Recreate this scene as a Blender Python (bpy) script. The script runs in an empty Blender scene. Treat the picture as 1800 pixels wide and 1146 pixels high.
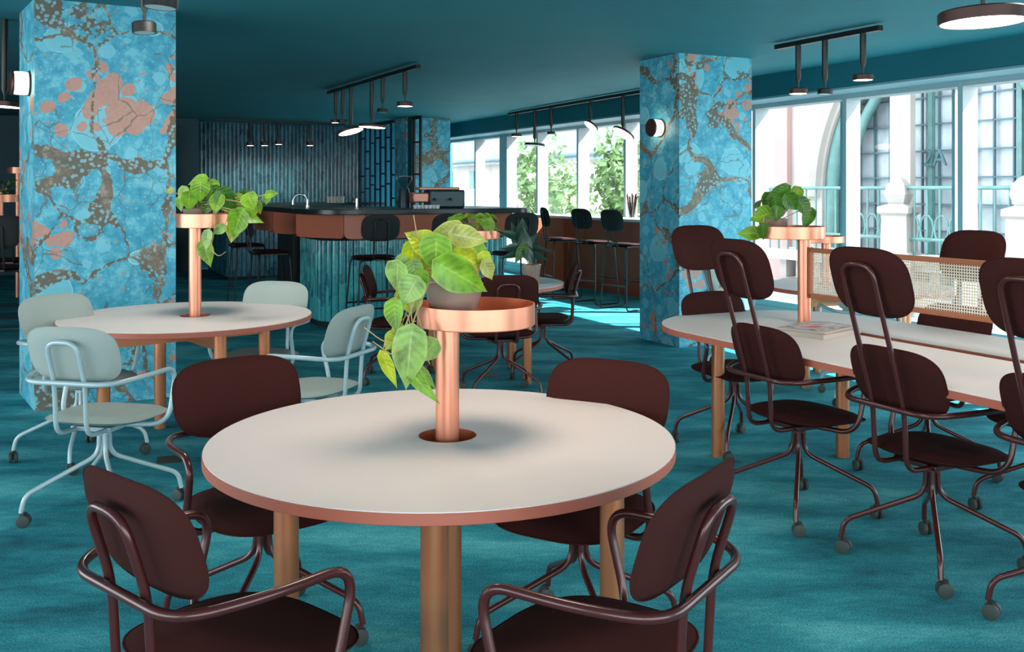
import bpy, bmesh, math, random
from mathutils import Vector, Matrix
random.seed(7)
C = bpy.context.scene.collection
sc = bpy.context.scene
PI = math.pi
# ------------------------------------------------------------------ camera, world, sun, exposure
H = 1.47; F = 1700.0; CX = 900.0; CY = 333.0           # eye height, focal length and principal point (px of 1800x1146)
cam = bpy.data.cameras.new('camera'); cam_o = bpy.data.objects.new('camera', cam); C.objects.link(cam_o)
cam_o.location = (0, 0, H); cam_o.rotation_euler = (PI/2, 0, 0)
cam.sensor_width = 36; cam.lens = F/1800*36; cam.shift_y = -(573-CY)/1800
cam.clip_start = .05; cam.clip_end = 300
sc.camera = cam_o
NU = Vector((.8944, .4472, 0)); NV = Vector((-.4472, .8944, 0))   # room axes: towards the window wall, along it
ANG = math.atan2(.4472, .8944)
def UV(u, v, z=0): return NU*u + NV*v + Vector((0, 0, z))
def PZ(px, py, z):                                                # point of height z seen at a pixel
    D = (H-z)*F/(py-CY); return Vector(((px-CX)/F*D, D, z))
def PD(px, py, D): return Vector(((px-CX)/F*D, D, H-(py-CY)/F*D)) # point at depth D seen at a pixel
world = bpy.data.worlds.new('world'); sc.world = world; world.use_nodes = True
bg = world.node_tree.nodes['Background']; bg.inputs[0].default_value = (.93, .97, 1.0, 1); bg.inputs[1].default_value = 6.0
sun = bpy.data.lights.new('sun', 'SUN'); sun.energy = 26; sun.angle = .012; sun.color = (1, .95, .88)
sun_o = bpy.data.objects.new('sun', sun); C.objects.link(sun_o)
sd = (NU*-.70 + NV*.40 + Vector((0, 0, -.76))).normalized()
sun_o.rotation_euler = sd.to_track_quat('-Z', 'Y').to_euler()
vs = sc.view_settings; vs.view_transform = 'Standard'; vs.look = 'None'; vs.gamma = 1; vs.use_curve_mapping = False; vs.exposure = 0.0
sc.display_settings.display_device = 'sRGB'
sc.cycles.max_bounces = 10; sc.cycles.diffuse_bounces = 6; sc.cycles.transparent_max_bounces = 16
sc.cycles.use_denoising = True; sc.cycles.sample_clamp_indirect = 8; sc.cycles.caustics_reflective = False; sc.cycles.caustics_refractive = False
CEIL = 2.739; UW = 7.7; VB = 18.7; V0 = -3.2; U0 = -5.2
def portal(name, u, v, z, size, sizey, d):
    l = bpy.data.lights.new(name, 'AREA'); l.shape = 'RECTANGLE'; l.size = size; l.size_y = sizey; l.cycles.is_portal = True
    o = bpy.data.objects.new(name, l); C.objects.link(o); o.location = UV(u, v, z)
    o.rotation_euler = d.to_track_quat('-Z', 'Y').to_euler()
portal('portal_window_side', UW+.05, 8, 1.3, 22, 2.5, -NU)
portal('portal_left', U0-.05, 3.4, 1.35, 11.4, 2.3, NU)
portal('portal_rear', .6, V0-.05, 1.35, 10, 2.3, NV)

# ------------------------------------------------------------------ materials
def mat(name, col, rough=.5, metal=0, **k):
    m = bpy.data.materials.new(name); m.use_nodes = True; nt = m.node_tree; b = nt.nodes['Principled BSDF']
    b.inputs['Base Color'].default_value = (*col, 1); b.inputs['Roughness'].default_value = rough; b.inputs['Metallic'].default_value = metal
    if 'spec' in k: b.inputs['Specular IOR Level'].default_value = k['spec']
    if 'coat' in k: b.inputs['Coat Weight'].default_value = k['coat']; b.inputs['Coat Roughness'].default_value = .1
    if 'trans' in k: b.inputs['Transmission Weight'].default_value = k['trans']
    if 'emit' in k: b.inputs['Emission Color'].default_value = (*k['ecol'], 1); b.inputs['Emission Strength'].default_value = k['emit']
    if 'var' in k or 'bump' in k:
        tc = nt.nodes.new('ShaderNodeTexCoord'); n = nt.nodes.new('ShaderNodeTexNoise'); n.inputs['Scale'].default_value = k.get('scale', 60); n.inputs['Detail'].default_value = 5
        nt.links.new(tc.outputs['Object'], n.inputs['Vector'])
        if 'var' in k:
            r = nt.nodes.new('ShaderNodeValToRGB'); v = k['var']
            r.color_ramp.elements[0].position = .3; r.color_ramp.elements[1].position = .7
            r.color_ramp.elements[0].color = (*[c*(1-v) for c in col], 1); r.color_ramp.elements[1].color = (*[min(1, c*(1+v)) for c in col], 1)
            nt.links.new(n.outputs['Fac'], r.inputs[0]); nt.links.new(r.outputs[0], b.inputs['Base Color'])
        if 'bump' in k:
            bu = nt.nodes.new('ShaderNodeBump'); bu.inputs['Strength'].default_value = k['bump']; bu.inputs['Distance'].default_value = k.get('dist', .002)
            nt.links.new(n.outputs['Fac'], bu.inputs['Height']); nt.links.new(bu.outputs[0], b.inputs['Normal'])
    return m
M = {}
M['ceiling'] = mat('ceiling_paint', (.013, .175, .215), .75, var=.06, scale=1.5)
M['fascia'] = mat('fascia_paint', (.008, .12, .15), .6, var=.05, scale=2)
M['wallblue'] = mat('wall_blue_paint', (.012, .24, .37), .6, var=.05, scale=2)
M['walldark'] = mat('wall_dark_teal', (.01, .06, .08), .6, var=.1, scale=2)
M['brown'] = mat('brown_curtain', (.13, .07, .05), .8, var=.2, scale=8)
M['white_top'] = mat('white_laminate', (.84, .77, .73), .5, var=.012, scale=200, spec=.28)
M['edge'] = mat('terracotta_edge', (.47, .125, .075), .5)
M['terra'] = mat('terracotta_panel', (.52, .15, .08), .42, var=.05, scale=4)
M['redpanel'] = mat('dark_red_panel', (.45, .085, .04), .45, var=.06, scale=4)
M['black'] = mat('black_stone', (.012, .02, .022), .28, var=.3, scale=40)
M['blackm'] = mat('black_metal', (.012, .014, .014), .35, .3)
M['lampblack'] = mat('lamp_black', (.016, .02, .018), .4, .3)
M['lampred'] = mat('lamp_brown', (.07, .03, .025), .4, .3)
M['maroon'] = mat('maroon_fabric', (.046, .0125, .0105), .9, bump=.2, scale=900, var=.08, spec=.12)
M['maroonm'] = mat('maroon_metal', (.072, .014, .012), .3, .15, coat=.3)
M['grey'] = mat('grey_green_fabric', (.34, .41, .38), .85, bump=.25, scale=900, var=.06, spec=.25)
M['greym'] = mat('pale_blue_metal', (.42, .56, .59), .32, .1, coat=.2)
M['stoolpad'] = mat('black_fabric', (.008, .010, .012), .8, bump=.2, scale=700, var=.2)
M['stoolseat'] = mat('dark_red_seat', (.035, .010, .010), .8, spec=.15)
M['caster'] = mat('caster_rubber', (.035, .05, .045), .6)
M['casterhub'] = mat('caster_hub', (.02, .025, .024), .5)
M['pot'] = mat('taupe_ceramic', (.30, .22, .18), .15, var=.12, scale=14, coat=.5)
M['pot2'] = mat('brown_ceramic', (.22, .13, .10), .35, var=.2, scale=20)
M['soil'] = mat('soil', (.035, .022, .014), .95, bump=1, scale=90, dist=.01)
M['chrome'] = mat('chrome', (.8, .8, .8), .08, 1)
M['stem'] = mat('vine_stem', (.42, .30, .12), .6)
M['framegrey'] = mat('window_frame_paint', (.33, .38, .40), .45)
M['soffit'] = mat('soffit_paint', (.20, .32, .37), .6)
M['paper'] = mat('paper', (.56, .49, .42), .7)
M['papercol'] = mat('magazine_cover', (.38, .36, .38), .4, var=.8, scale=16)
M['screenframe'] = mat('screen_frame', (.42, .15, .07), .4, .3)
M['machine'] = mat('machine_metal', (.03, .06, .07), .35, .5)
M['plaster'] = mat('pale_stone', (.33, .31, .285), .8, var=.14, scale=.8)
M['pinkwall'] = mat('pink_render', (.36, .22, .21), .8, var=.06, scale=1)
M['roof'] = mat('slate_roof', (.17, .22, .25), .7, var=.3, scale=8)
M['greensteel'] = mat('green_steel', (.085, .19, .18), .5, var=.15, scale=5)
M['outglass'] = mat('pale_outer_glass', (.36, .41, .44), .2, var=.3, scale=1.3)
M['steelblue'] = mat('blue_steel', (.06, .12, .14), .5)
M['pavement'] = mat('pavement', (.28, .27, .25), .9, var=.1, scale=2)
M['bark'] = mat('bark', (.12, .08, .05), .9)
M['treeleaf'] = mat('tree_leaves', (.15, .25, .09), .7, var=.5, scale=3)
M['plantdark'] = mat('dark_leaf', (.012, .05, .03), .3, var=.3, scale=30)
M['clayjar'] = mat('copper_jar', (.45, .20, .14), .3, .4)
def copper(name, col):
    m = mat(name, col, .33, .7); nt = m.node_tree; b = nt.nodes['Principled BSDF']
    b.inputs['Coat Weight'].default_value = .15; b.inputs['Coat Roughness'].default_value = .25
    tc = nt.nodes.new('ShaderNodeTexCoord'); mp = nt.nodes.new('ShaderNodeMapping'); mp.inputs['Scale'].default_value = (40, 40, 1)
    n = nt.nodes.new('ShaderNodeTexNoise'); n.inputs['Scale'].default_value = 8
    bu = nt.nodes.new('ShaderNodeBump'); bu.inputs['Strength'].default_value = .05; bu.inputs['Distance'].default_value = .001
    nt.links.new(tc.outputs['Object'], mp.inputs[0]); nt.links.new(mp.outputs[0], n.inputs[0]); nt.links.new(n.outputs['Fac'], bu.inputs['Height']); nt.links.new(bu.outputs[0], b.inputs['Normal'])
    return m
M['copper'] = copper('copper', (.78, .31, .19)); M['bronze'] = copper('bronze', (.60, .22, .10)); M['copperin'] = copper('copper_inside', (.66, .20, .09))
def emit(name, col, s):
    m = bpy.data.materials.new(name); m.use_nodes = True; nt = m.node_tree; nt.nodes.clear()
    e = nt.nodes.new('ShaderNodeEmission'); o = nt.nodes.new('ShaderNodeOutputMaterial'); e.inputs[0].default_value = (*col, 1); e.inputs[1].default_value = s
    nt.links.new(e.outputs[0], o.inputs[0]); return m
M['glow'] = emit('lamp_glow', (1, .80, .62), 9); M['glowhi'] = emit('sconce_glow', (1, .78, .58), 7); M['off'] = mat('lamp_off', (.55, .65, .68), .3)
def glass(name, tint=(.94, .98, 1), refl=1.0):
    m = bpy.data.materials.new(name); m.use_nodes = True; nt = m.node_tree; nt.nodes.clear()
    t = nt.nodes.new('ShaderNodeBsdfTransparent'); t.inputs[0].default_value = (*tint, 1); g = nt.nodes.new('ShaderNodeBsdfGlossy'); g.inputs['Roughness'].default_value = .02
    lw = nt.nodes.new('ShaderNodeLayerWeight'); lw.inputs[0].default_value = .5; pw = nt.nodes.new('ShaderNodeMath'); pw.operation = 'POWER'; pw.inputs[1].default_value = 5
    f = nt.nodes.new('ShaderNodeMath'); f.operation = 'MULTIPLY_ADD'; f.inputs[1].default_value = .5; f.inputs[2].default_value = .02; nt.links.new(lw.outputs['Facing'], pw.inputs[0]); nt.links.new(pw.outputs[0], f.inputs[0])
    mx = nt.nodes.new('ShaderNodeMixShader'); o = nt.nodes.new('ShaderNodeOutputMaterial')
    nt.links.new(f.outputs[0], mx.inputs[0]); nt.links.new(t.outputs[0], mx.inputs[1]); nt.links.new(g.outputs[0], mx.inputs[2]); nt.links.new(mx.outputs[0], o.inputs[0]); return m
M['pane'] = glass('window_glass'); M['cupglass'] = glass('cup_glass', (.8, .85, .85))

def nodes(name, rough=.8):
    m = bpy.data.materials.new(name); m.use_nodes = True; nt = m.node_tree; b = nt.nodes['Principled BSDF']; b.inputs['Roughness'].default_value = rough
    return m, nt, b
def N(nt, t, **kw):
    n = nt.nodes.new(t)
    for k, v in kw.items():
        if k in n.inputs: n.inputs[k].default_value = v
        else: setattr(n, k, v)
    return n
def ramp(nt, src, stops, interp='LINEAR'):
    r = nt.nodes.new('ShaderNodeValToRGB'); r.color_ramp.interpolation = interp
    while len(r.color_ramp.elements) < len(stops): r.color_ramp.elements.new(.5)
    for e, (p, c) in zip(r.color_ramp.elements, stops): e.position = p; e.color = (*c, 1) if len(c) == 3 else c
    nt.links.new(src, r.inputs[0]); return r.outputs[0]
def mix(nt, fac, a, b):
    m = nt.nodes.new('ShaderNodeMix'); m.data_type = 'RGBA'
    for sock, v in ((m.inputs[0], fac), (m.inputs[6], a), (m.inputs[7], b)):
        if isinstance(v, bpy.types.NodeSocket): nt.links.new(v, sock)
        elif isinstance(v, (int, float)): sock.default_value = v
        else: sock.default_value = (*v, 1)
    return m.outputs[2]
def math_(nt, op, a, b=0, c=None):
    m = nt.nodes.new('ShaderNodeMath'); m.operation = op; m.use_clamp = False
    for i, v in enumerate((a, b) if c is None else (a, b, c)):
        if isinstance(v, bpy.types.NodeSocket): nt.links.new(v, m.inputs[i])
        else: m.inputs[i].default_value = v
    return m.outputs[0]
# carpet
m, nt, b = nodes('teal_carpet', .95); M['carpet'] = m; b.inputs['Specular IOR Level'].default_value = .15
tc = N(nt, 'ShaderNodeTexCoord'); mp = N(nt, 'ShaderNodeMapping'); mp.inputs['Rotation'].default_value = (0, 0, .2); mp.inputs['Scale'].default_value = (.7, 1.8, 1); nt.links.new(tc.outputs['Object'], mp.inputs[0])
n1 = N(nt, 'ShaderNodeTexNoise', Scale=1.6, Detail=8, Roughness=.62); nt.links.new(mp.outputs[0], n1.inputs['Vector'])
n2 = N(nt, 'ShaderNodeTexNoise', Scale=150, Detail=5, Roughness=.75); nt.links.new(tc.outputs['Object'], n2.inputs['Vector'])
n3 = N(nt, 'ShaderNodeTexNoise', Scale=24, Detail=4); nt.links.new(mp.outputs[0], n3.inputs['Vector'])
c1 = ramp(nt, n1.outputs['Fac'], [(.34, (.018, .15, .19)), (.5, (.034, .29, .345)), (.66, (.10, .46, .50))])
c2 = ramp(nt, n2.outputs['Fac'], [(.34, (.30, .36, .38)), (.66, (1.7, 1.64, 1.62))])
c3 = ramp(nt, n3.outputs['Fac'], [(.3, (.86, .86, .86)), (.7, (1.12, 1.12, 1.12))])
mm = N(nt, 'ShaderNodeVectorMath', operation='MULTIPLY'); nt.links.new(c1, mm.inputs[0]); nt.links.new(c2, mm.inputs[1])
mn = N(nt, 'ShaderNodeVectorMath', operation='MULTIPLY'); nt.links.new(mm.outputs[0], mn.inputs[0]); nt.links.new(c3, mn.inputs[1]); nt.links.new(mn.outputs[0], b.inputs['Base Color'])
bu = N(nt, 'ShaderNodeBump', Strength=.6, Distance=.004); nt.links.new(n2.outputs['Fac'], bu.inputs['Height']); nt.links.new(bu.outputs[0], b.inputs['Normal'])
# marbled wallpaper
def marble(name, off):
    m, nt, b = nodes(name, .55)
    tc = N(nt, 'ShaderNodeTexCoord'); mp = N(nt, 'ShaderNodeMapping'); mp.inputs['Location'].default_value = off; nt.links.new(tc.outputs['Object'], mp.inputs[0])
    P = mp.outputs[0]
    def warp(src, scale, amt, det=2):
        wn = N(nt, 'ShaderNodeTexNoise', Scale=scale, Detail=det); nt.links.new(src, wn.inputs['Vector'])
        sub = N(nt, 'ShaderNodeVectorMath', operation='SUBTRACT'); nt.links.new(wn.outputs['Color'], sub.inputs[0]); sub.inputs[1].default_value = (.5, .5, .5)
        scl = N(nt, 'ShaderNodeVectorMath', operation='SCALE'); nt.links.new(sub.outputs[0], scl.inputs[0]); scl.inputs['Scale'].default_value = amt
        add = N(nt, 'ShaderNodeVectorMath', operation='ADD'); nt.links.new(src, add.inputs[0]); nt.links.new(scl.outputs[0], add.inputs[1]); return add.outputs[0]
    W1 = warp(P, 4.0, .10); W2 = warp(warp(P, 1.6, .5), 7, .09, 3)
    def voro(vec, scale, feat='F1'):
        v = N(nt, 'ShaderNodeTexVoronoi', Scale=scale); v.feature = feat; nt.links.new(vec, v.inputs['Vector']); sp = None
        if feat == 'F1': sp = N(nt, 'ShaderNodeSeparateColor'); nt.links.new(v.outputs['Color'], sp.inputs[0])
        return v.outputs['Distance'], (sp.outputs if sp else None)
    def noise(vec, scale, det=3, rough=.55, loc=None):
        if loc: q = N(nt, 'ShaderNodeMapping'); q.inputs['Location'].default_value = loc; nt.links.new(vec, q.inputs[0]); vec = q.outputs[0]
        n = N(nt, 'ShaderNodeTexNoise', Scale=scale, Detail=det, Roughness=rough); nt.links.new(vec, n.inputs['Vector']); return n.outputs['Fac']
    mott = noise(P, 11, 6, .72); fine = noise(P, 60, 3)
    base = ramp(nt, mott, [(.36, (.030, .29, .44)), (.5, (.06, .40, .54)), (.64, (.19, .57, .66))])
    # small pebbled dots
    d, c = voro(P, 34); base = mix(nt, math_(nt, 'MULTIPLY', math_(nt, 'LESS_THAN', d, math_(nt, 'MULTIPLY', c[1], .36)), .55), base, (.20, .60, .70))
    d, c = voro(P, 22); base = mix(nt, math_(nt, 'MULTIPLY', math_(nt, 'MULTIPLY', math_(nt, 'LESS_THAN', d, .26), math_(nt, 'GREATER_THAN', c[0], .78)), .75), base, (.40, .27, .23))
    # large smooth pale drops with a light rim
    d, c = voro(W1, 2.7); on = math_(nt, 'GREATER_THAN', c[0], .25); rad = math_(nt, 'MULTIPLY_ADD', c[1], .22, .22)
    inn = math_(nt, 'MULTIPLY', math_(nt, 'LESS_THAN', d, rad), on); rim = math_(nt, 'MULTIPLY', math_(nt, 'MULTIPLY', math_(nt, 'LESS_THAN', d, rad), math_(nt, 'GREATER_THAN', math_(nt, 'ADD', d, .018), rad)), on)
    base = mix(nt, math_(nt, 'MULTIPLY', inn, .9), base, (.18, .56, .66)); base = mix(nt, math_(nt, 'MULTIPLY', rim, .55), base, (.34, .70, .78))
    d, c = voro(W1, 6.5); inn = math_(nt, 'MULTIPLY', math_(nt, 'LESS_THAN', d, .33), math_(nt, 'GREATER_THAN', c[0], .66)); base = mix(nt, math_(nt, 'MULTIPLY', inn, .8), base, (.18, .57, .68))
    # terracotta clusters
    reg = noise(P, 1.7, 2, .5, (5, 3, 9)); d, c = voro(W1, 8.5)
    d3 = math_(nt, 'LESS_THAN', d, math_(nt, 'MULTIPLY', math_(nt, 'SUBTRACT', reg, .52), 4.2)); base = mix(nt, math_(nt, 'MULTIPLY', d3, .9), base, mix(nt, fine, (.42, .20, .14), (.66, .32, .23)))
    # vein network along cell borders, width varying
    vw = noise(P, 1.5, 2, .5, (1, 8, 2)); d, c = voro(W2, 1.55, 'DISTANCE_TO_EDGE')
    wd = math_(nt, 'MULTIPLY', math_(nt, 'MAXIMUM', math_(nt, 'SUBTRACT', vw, .45), .03), .45); rag = math_(nt, 'MULTIPLY', math_(nt, 'SUBTRACT', noise(P, 24, 5, .75), .5), .10)
    vm = math_(nt, 'LESS_THAN', math_(nt, 'ADD', d, rag), wd)
    d4, c4 = voro(W1, 32); pe = ramp(nt, d4, [(.30, (.20, .46, .54)), (.40, (.30, .26, .20)), (.46, (.13, .095, .05))]); pb = ramp(nt, noise(W2, 14, 5, .7), [(.35, (.12, .088, .045)), (.52, (.22, .15, .085)), (.66, (.48, .42, .33))])
    vein = mix(nt, ramp(nt, noise(P, 3.2, 2, .5, (4, 4, 4)), [(.44, (0, 0, 0)), (.5, (1, 1, 1))]), pb, pe)
    base = mix(nt, math_(nt, 'MULTIPLY', vm, .92), base, vein)
    dd, cc = voro(W2, 4.2, 'DISTANCE_TO_EDGE'); th = math_(nt, 'MULTIPLY', math_(nt, 'LESS_THAN', math_(nt, 'ADD', dd, math_(nt, 'MULTIPLY', rag, .5)), .012), math_(nt, 'GREATER_THAN', vw, .45)); base = mix(nt, math_(nt, 'MULTIPLY', th, .7), base, (.12, .12, .09))
    nt.links.new(base, b.inputs['Base Color']); return m
M['marble1'] = marble('marbled_wallpaper', (0, 0, 0)); M['marble2'] = marble('marbled_wallpaper_offset', (3.3, 1.7, 4.2)); M['marble3'] = marble('marbled_wallpaper_far', (8, 2, 1))
# glazed tile: colour varies tile by tile, glaze ripples
def tile(name, lo, hi, rough=.18):
    m, nt, b = nodes(name, rough)
    tc = N(nt, 'ShaderNodeTexCoord'); mp = N(nt, 'ShaderNodeMapping'); mp.inputs['Scale'].default_value = (15, 15, 5); nt.links.new(tc.outputs['Object'], mp.inputs[0])
    v = N(nt, 'ShaderNodeTexVoronoi', Scale=1); v.distance = 'CHEBYCHEV'; nt.links.new(mp.outputs[0], v.inputs['Vector'])
    s = N(nt, 'ShaderNodeSeparateColor'); nt.links.new(v.outputs['Color'], s.inputs[0])
    n = N(nt, 'ShaderNodeTexNoise', Scale=22, Detail=4); nt.links.new(tc.outputs['Object'], n.inputs['Vector'])
    f = math_(nt, 'ADD', math_(nt, 'MULTIPLY', s.outputs[0], .55), math_(nt, 'MULTIPLY', n.outputs['Fac'], .5))
    nt.links.new(ramp(nt, f, [(.2, lo), (.5, tuple((a+c)/2 for a, c in zip(lo, hi))), (.85, hi)]), b.inputs['Base Color'])
    bu = N(nt, 'ShaderNodeBump', Strength=.35, Distance=.006); nt.links.new(n.outputs['Fac'], bu.inputs['Height']); nt.links.new(bu.outputs[0], b.inputs['Normal'])
    b.inputs['Coat Weight'].default_value = .6; b.inputs['Coat Roughness'].default_value = .08
    return m
M['tile'] = tile('teal_glazed_tile', (.004, .16, .22), (.07, .50, .50)); M['tileblue'] = tile('blue_glazed_tile', (.003, .045, .075), (.04, .20, .26), .22)
# cane webbing: holes cut by the pattern
m = bpy.data.materials.new('cane_webbing'); m.use_nodes = True; nt = m.node_tree; b = nt.nodes['Principled BSDF']; M['cane'] = m
b.inputs['Base Color'].default_value = (.82, .74, .60, 1); b.inputs['Roughness'].default_value = .6
# leaves
def leafmat(name, col, vein):
    m, nt, b = nodes(name, .33); b.inputs['Specular IOR Level'].default_value = .45
    at = N(nt, 'ShaderNodeAttribute', attribute_name='rib'); al = N(nt, 'ShaderNodeAttribute', attribute_name='along'); n = N(nt, 'ShaderNodeTexNoise', Scale=22, Detail=3); tc = N(nt, 'ShaderNodeTexCoord'); nt.links.new(tc.outputs['Object'], n.inputs['Vector'])
    c = ramp(nt, n.outputs['Fac'], [(.32, tuple(x*.55 for x in col)), (.5, col), (.7, tuple(x*1.35 for x in col))])
    f = ramp(nt, at.outputs['Fac'], [(0, (.8, .8, .8)), (.09, (.06, .06, .06)), (.8, (0, 0, 0)), (1.0, (.40, .40, .40))])
    side = math_(nt, 'SINE', math_(nt, 'MULTIPLY', math_(nt, 'SUBTRACT', al.outputs['Fac'], math_(nt, 'MULTIPLY', at.outputs['Fac'], .22)), 44))
    sv = math_(nt, 'MULTIPLY', math_(nt, 'GREATER_THAN', side, .90), .16)
    cc = mix(nt, math_(nt, 'MAXIMUM', f, sv), c, vein); nt.links.new(cc, b.inputs['Base Color'])
    bu = N(nt, 'ShaderNodeBump', Strength=.22, Distance=.002); nt.links.new(side, bu.inputs['Height']); nt.links.new(bu.outputs[0], b.inputs['Normal'])
    tr = N(nt, 'ShaderNodeBsdfTranslucent'); nt.links.new(cc, tr.inputs[0]); ms = N(nt, 'ShaderNodeMixShader'); ms.inputs[0].default_value = .22
    out = nt.nodes['Material Output']; nt.links.new(b.outputs[0], ms.inputs[1]); nt.links.new(tr.outputs[0], ms.inputs[2]); nt.links.new(ms.outputs[0], out.inputs[0]); return m
LM = [leafmat('leaf_green', (.17, .37, .015), (.45, .58, .12)), leafmat('leaf_lime', (.38, .48, .012), (.66, .68, .12)), leafmat('leaf_pale', (.27, .46, .11), (.50, .64, .26)), leafmat('leaf_cream', (.42, .45, .09), (.72, .66, .36)), leafmat('leaf_deep', (.045, .15, .010), (.14, .30, .04))]

# ------------------------------------------------------------------ mesh helpers
class MB:
    def __init__(s): s.v = []; s.f = []; s.m = []; s.a = None; s.al = None; s.cur = 0
    def add(s, vs, fs):
        b = len(s.v); s.v += [Vector(p) for p in vs]; s.f += [tuple(b+i for i in f) for f in fs]; s.m += [s.cur]*len(fs); return b
    def box(s, c, sz, ax=None):
        c = Vector(c); X, Y, Z = ax if ax else (Vector((1, 0, 0)), Vector((0, 1, 0)), Vector((0, 0, 1)))
        p = [c + X*(i*sz[0]/2) + Y*(j*sz[1]/2) + Z*(k*sz[2]/2) for k in (-1, 1) for j in (-1, 1) for i in (-1, 1)]
        s.add(p, [(0, 2, 3, 1), (4, 5, 7, 6), (0, 1, 5, 4), (2, 6, 7, 3), (0, 4, 6, 2), (1, 3, 7, 5)]); return s
    def uvbox(s, u0, u1, v0, v1, z0, z1):
        return s.box(UV((u0+u1)/2, (v0+v1)/2, (z0+z1)/2), (abs(u1-u0), abs(v1-v0), abs(z1-z0)), (NU, NV, Vector((0, 0, 1))))
    def prism(s, pts, z0, z1):
        n = len(pts); vs = [(p[0], p[1], z0) for p in pts]+[(p[0], p[1], z1) for p in pts]
        s.add(vs, [tuple(range(n))[::-1], tuple(range(n, 2*n))]+[(i, (i+1) % n, n+(i+1) % n, n+i) for i in range(n)]); return s
    def lathe(s, prof, c=(0, 0, 0), n=40, axis=None):
        c = Vector(c); q = Vector((0, 0, 1)).rotation_difference(Vector(axis)) if axis is not None else None
        vs = []
        for r, z in prof:
            for i in range(n):
                a = 2*PI*i/n; p = Vector((r*math.cos(a), r*math.sin(a), z))
                vs.append(c+(q @ p if q else p))
        fs = [(j*n+i, j*n+(i+1) % n, (j+1)*n+(i+1) % n, (j+1)*n+i) for j in range(len(prof)-1) for i in range(n)]
        s.add(vs, fs)
        return s
    def tube(s, pts, r, n=10, r1=None, cap=True):
        pts = [Vector(p) for p in pts]; k = len(pts); vs = []; t0 = (pts[1]-pts[0]).normalized()
        nrm = t0.orthogonal().normalized()
        for i, p in enumerate(pts):
            t = ((pts[min(i+1, k-1)]-pts[max(i-1, 0)])).normalized()
            nrm = (nrm - t*nrm.dot(t)).normalized(); bn = t.cross(nrm)
            rr = r if r1 is None else r+(r1-r)*i/(k-1)
            for j in range(n):
                a = 2*PI*j/n; vs.append(p+nrm*(rr*math.cos(a))+bn*(rr*math.sin(a)))
        fs = [(i*n+j, i*n+(j+1) % n, (i+1)*n+(j+1) % n, (i+1)*n+j) for i in range(k-1) for j in range(n)]
        if cap: fs += [tuple(range(n))[::-1], tuple(range((k-1)*n, k*n))]
        s.add(vs, fs); return s
    def build(s, name, m, parent=None, loc=None, smooth=True, ang=40, bevel=0):
        me = bpy.data.meshes.new(name); me.from_pydata([tuple(p) for p in s.v], [], s.f)
        ms = m if isinstance(m, (list, tuple)) else [m]
        for q in ms: me.materials.append(q)
        if len(ms) > 1: me.polygons.foreach_set('material_index', s.m)
        if s.a is not None:
            at = me.attributes.new('rib', 'FLOAT', 'POINT'); at.data.foreach_set('value', s.a); at2 = me.attributes.new('along', 'FLOAT', 'POINT'); at2.data.foreach_set('value', s.al)
        bm = bmesh.new(); bm.from_mesh(me)
        if s.a is None: bmesh.ops.remove_doubles(bm, verts=bm.verts, dist=1e-5)
        bmesh.ops.recalc_face_normals(bm, faces=bm.faces); bm.to_mesh(me); bm.free()
        if smooth:
            me.shade_smooth(); me.set_sharp_from_angle(angle=math.radians(ang))
        o = bpy.data.objects.new(name, me); C.objects.link(o)
        if parent: o.parent = parent
        if loc is not None: o.location = loc
        if bevel:
            bv = o.modifiers.new('bevel', 'BEVEL'); bv.width = bevel; bv.segments = 2; bv.limit_method = 'ANGLE'; bv.harden_normals = False
        return o
def fillet(pts, r, n=6):
    pts = [Vector(p) for p in pts]; out = [pts[0]]
    for i in range(1, len(pts)-1):
        p = pts[i]; a = pts[i-1]-p; b = pts[i+1]-p; rr = min(r, a.length*.49, b.length*.49)
        A = p+a.normalized()*rr; B = p+b.normalized()*rr
        for k in range(n+1):
            t = k/n; out.append(A*(1-t)**2+p*2*t*(1-t)+B*t*t)
    out.append(pts[-1]); return out
def empty(name, loc=(0, 0, 0), rz=0, label=None, cat=None, group=None):
    o = bpy.data.objects.new(name, None); C.objects.link(o); o.location = loc; o.rotation_euler = (0, 0, rz); o.empty_display_size = .1
    return tag(o, label, cat, group)
def tag(o, label=None, cat=None, group=None, kind=None):
    if label: o['label'] = label
    if cat: o['category'] = cat
    if group: o['group'] = group
    if kind: o['kind'] = kind
    return o
def struct(o): o['kind'] = 'structure'; return o
def dup(o, parent=None):
    c = o.copy(); C.objects.link(c); c.parent = parent
    for ch in list(o.children): dup(ch, c)
    return c
def pad(mb, w, h, t, place, e=3.4, curve=0, rings=7, n=56):
    """rounded cushion; place(a, b, c) maps width, height, thickness to a point"""
    vs = []; fs = []
    def ring(k, side):
        rho = k/rings; 
        for i in range(n):
            a = 2*PI*i/n; ca, sa = math.cos(a), math.sin(a)
            x = math.copysign(abs(ca)**(2/e), ca)*w/2*rho; y = math.copysign(abs(sa)**(2/e), sa)*h/2*rho
            th = t/2*(1-rho**6)**.5 if rho < 1 else 0
            vs.append(place(x, y, side*th + curve*x*x))
    vs.append(place(0, 0, t/2)); 
    for k in range(1, rings+1): ring(k, 1)
    top = len(vs); vs.append(place(0, 0, -t/2))
    for k in range(1, rings): ring(k, -1)
    for i in range(n):
        j = (i+1) % n
        fs.append((0, 1+i, 1+j)); fs.append((top, top+1+j, top+1+i))
        for k in range(rings-1):
            fs.append((1+k*n+i, 1+(k+1)*n+i, 1+(k+1)*n+j, 1+k*n+j))
        for k in range(rings-2):
            fs.append((top+1+k*n+j, top+1+(k+1)*n+j, top+1+(k+1)*n+i, top+1+k*n+i))
        e0 = 1+(rings-1)*n; f0 = top+1+(rings-2)*n
        fs.append((e0+i, f0+i, f0+j, e0+j))
    mb.add(vs, fs); return mb
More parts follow.
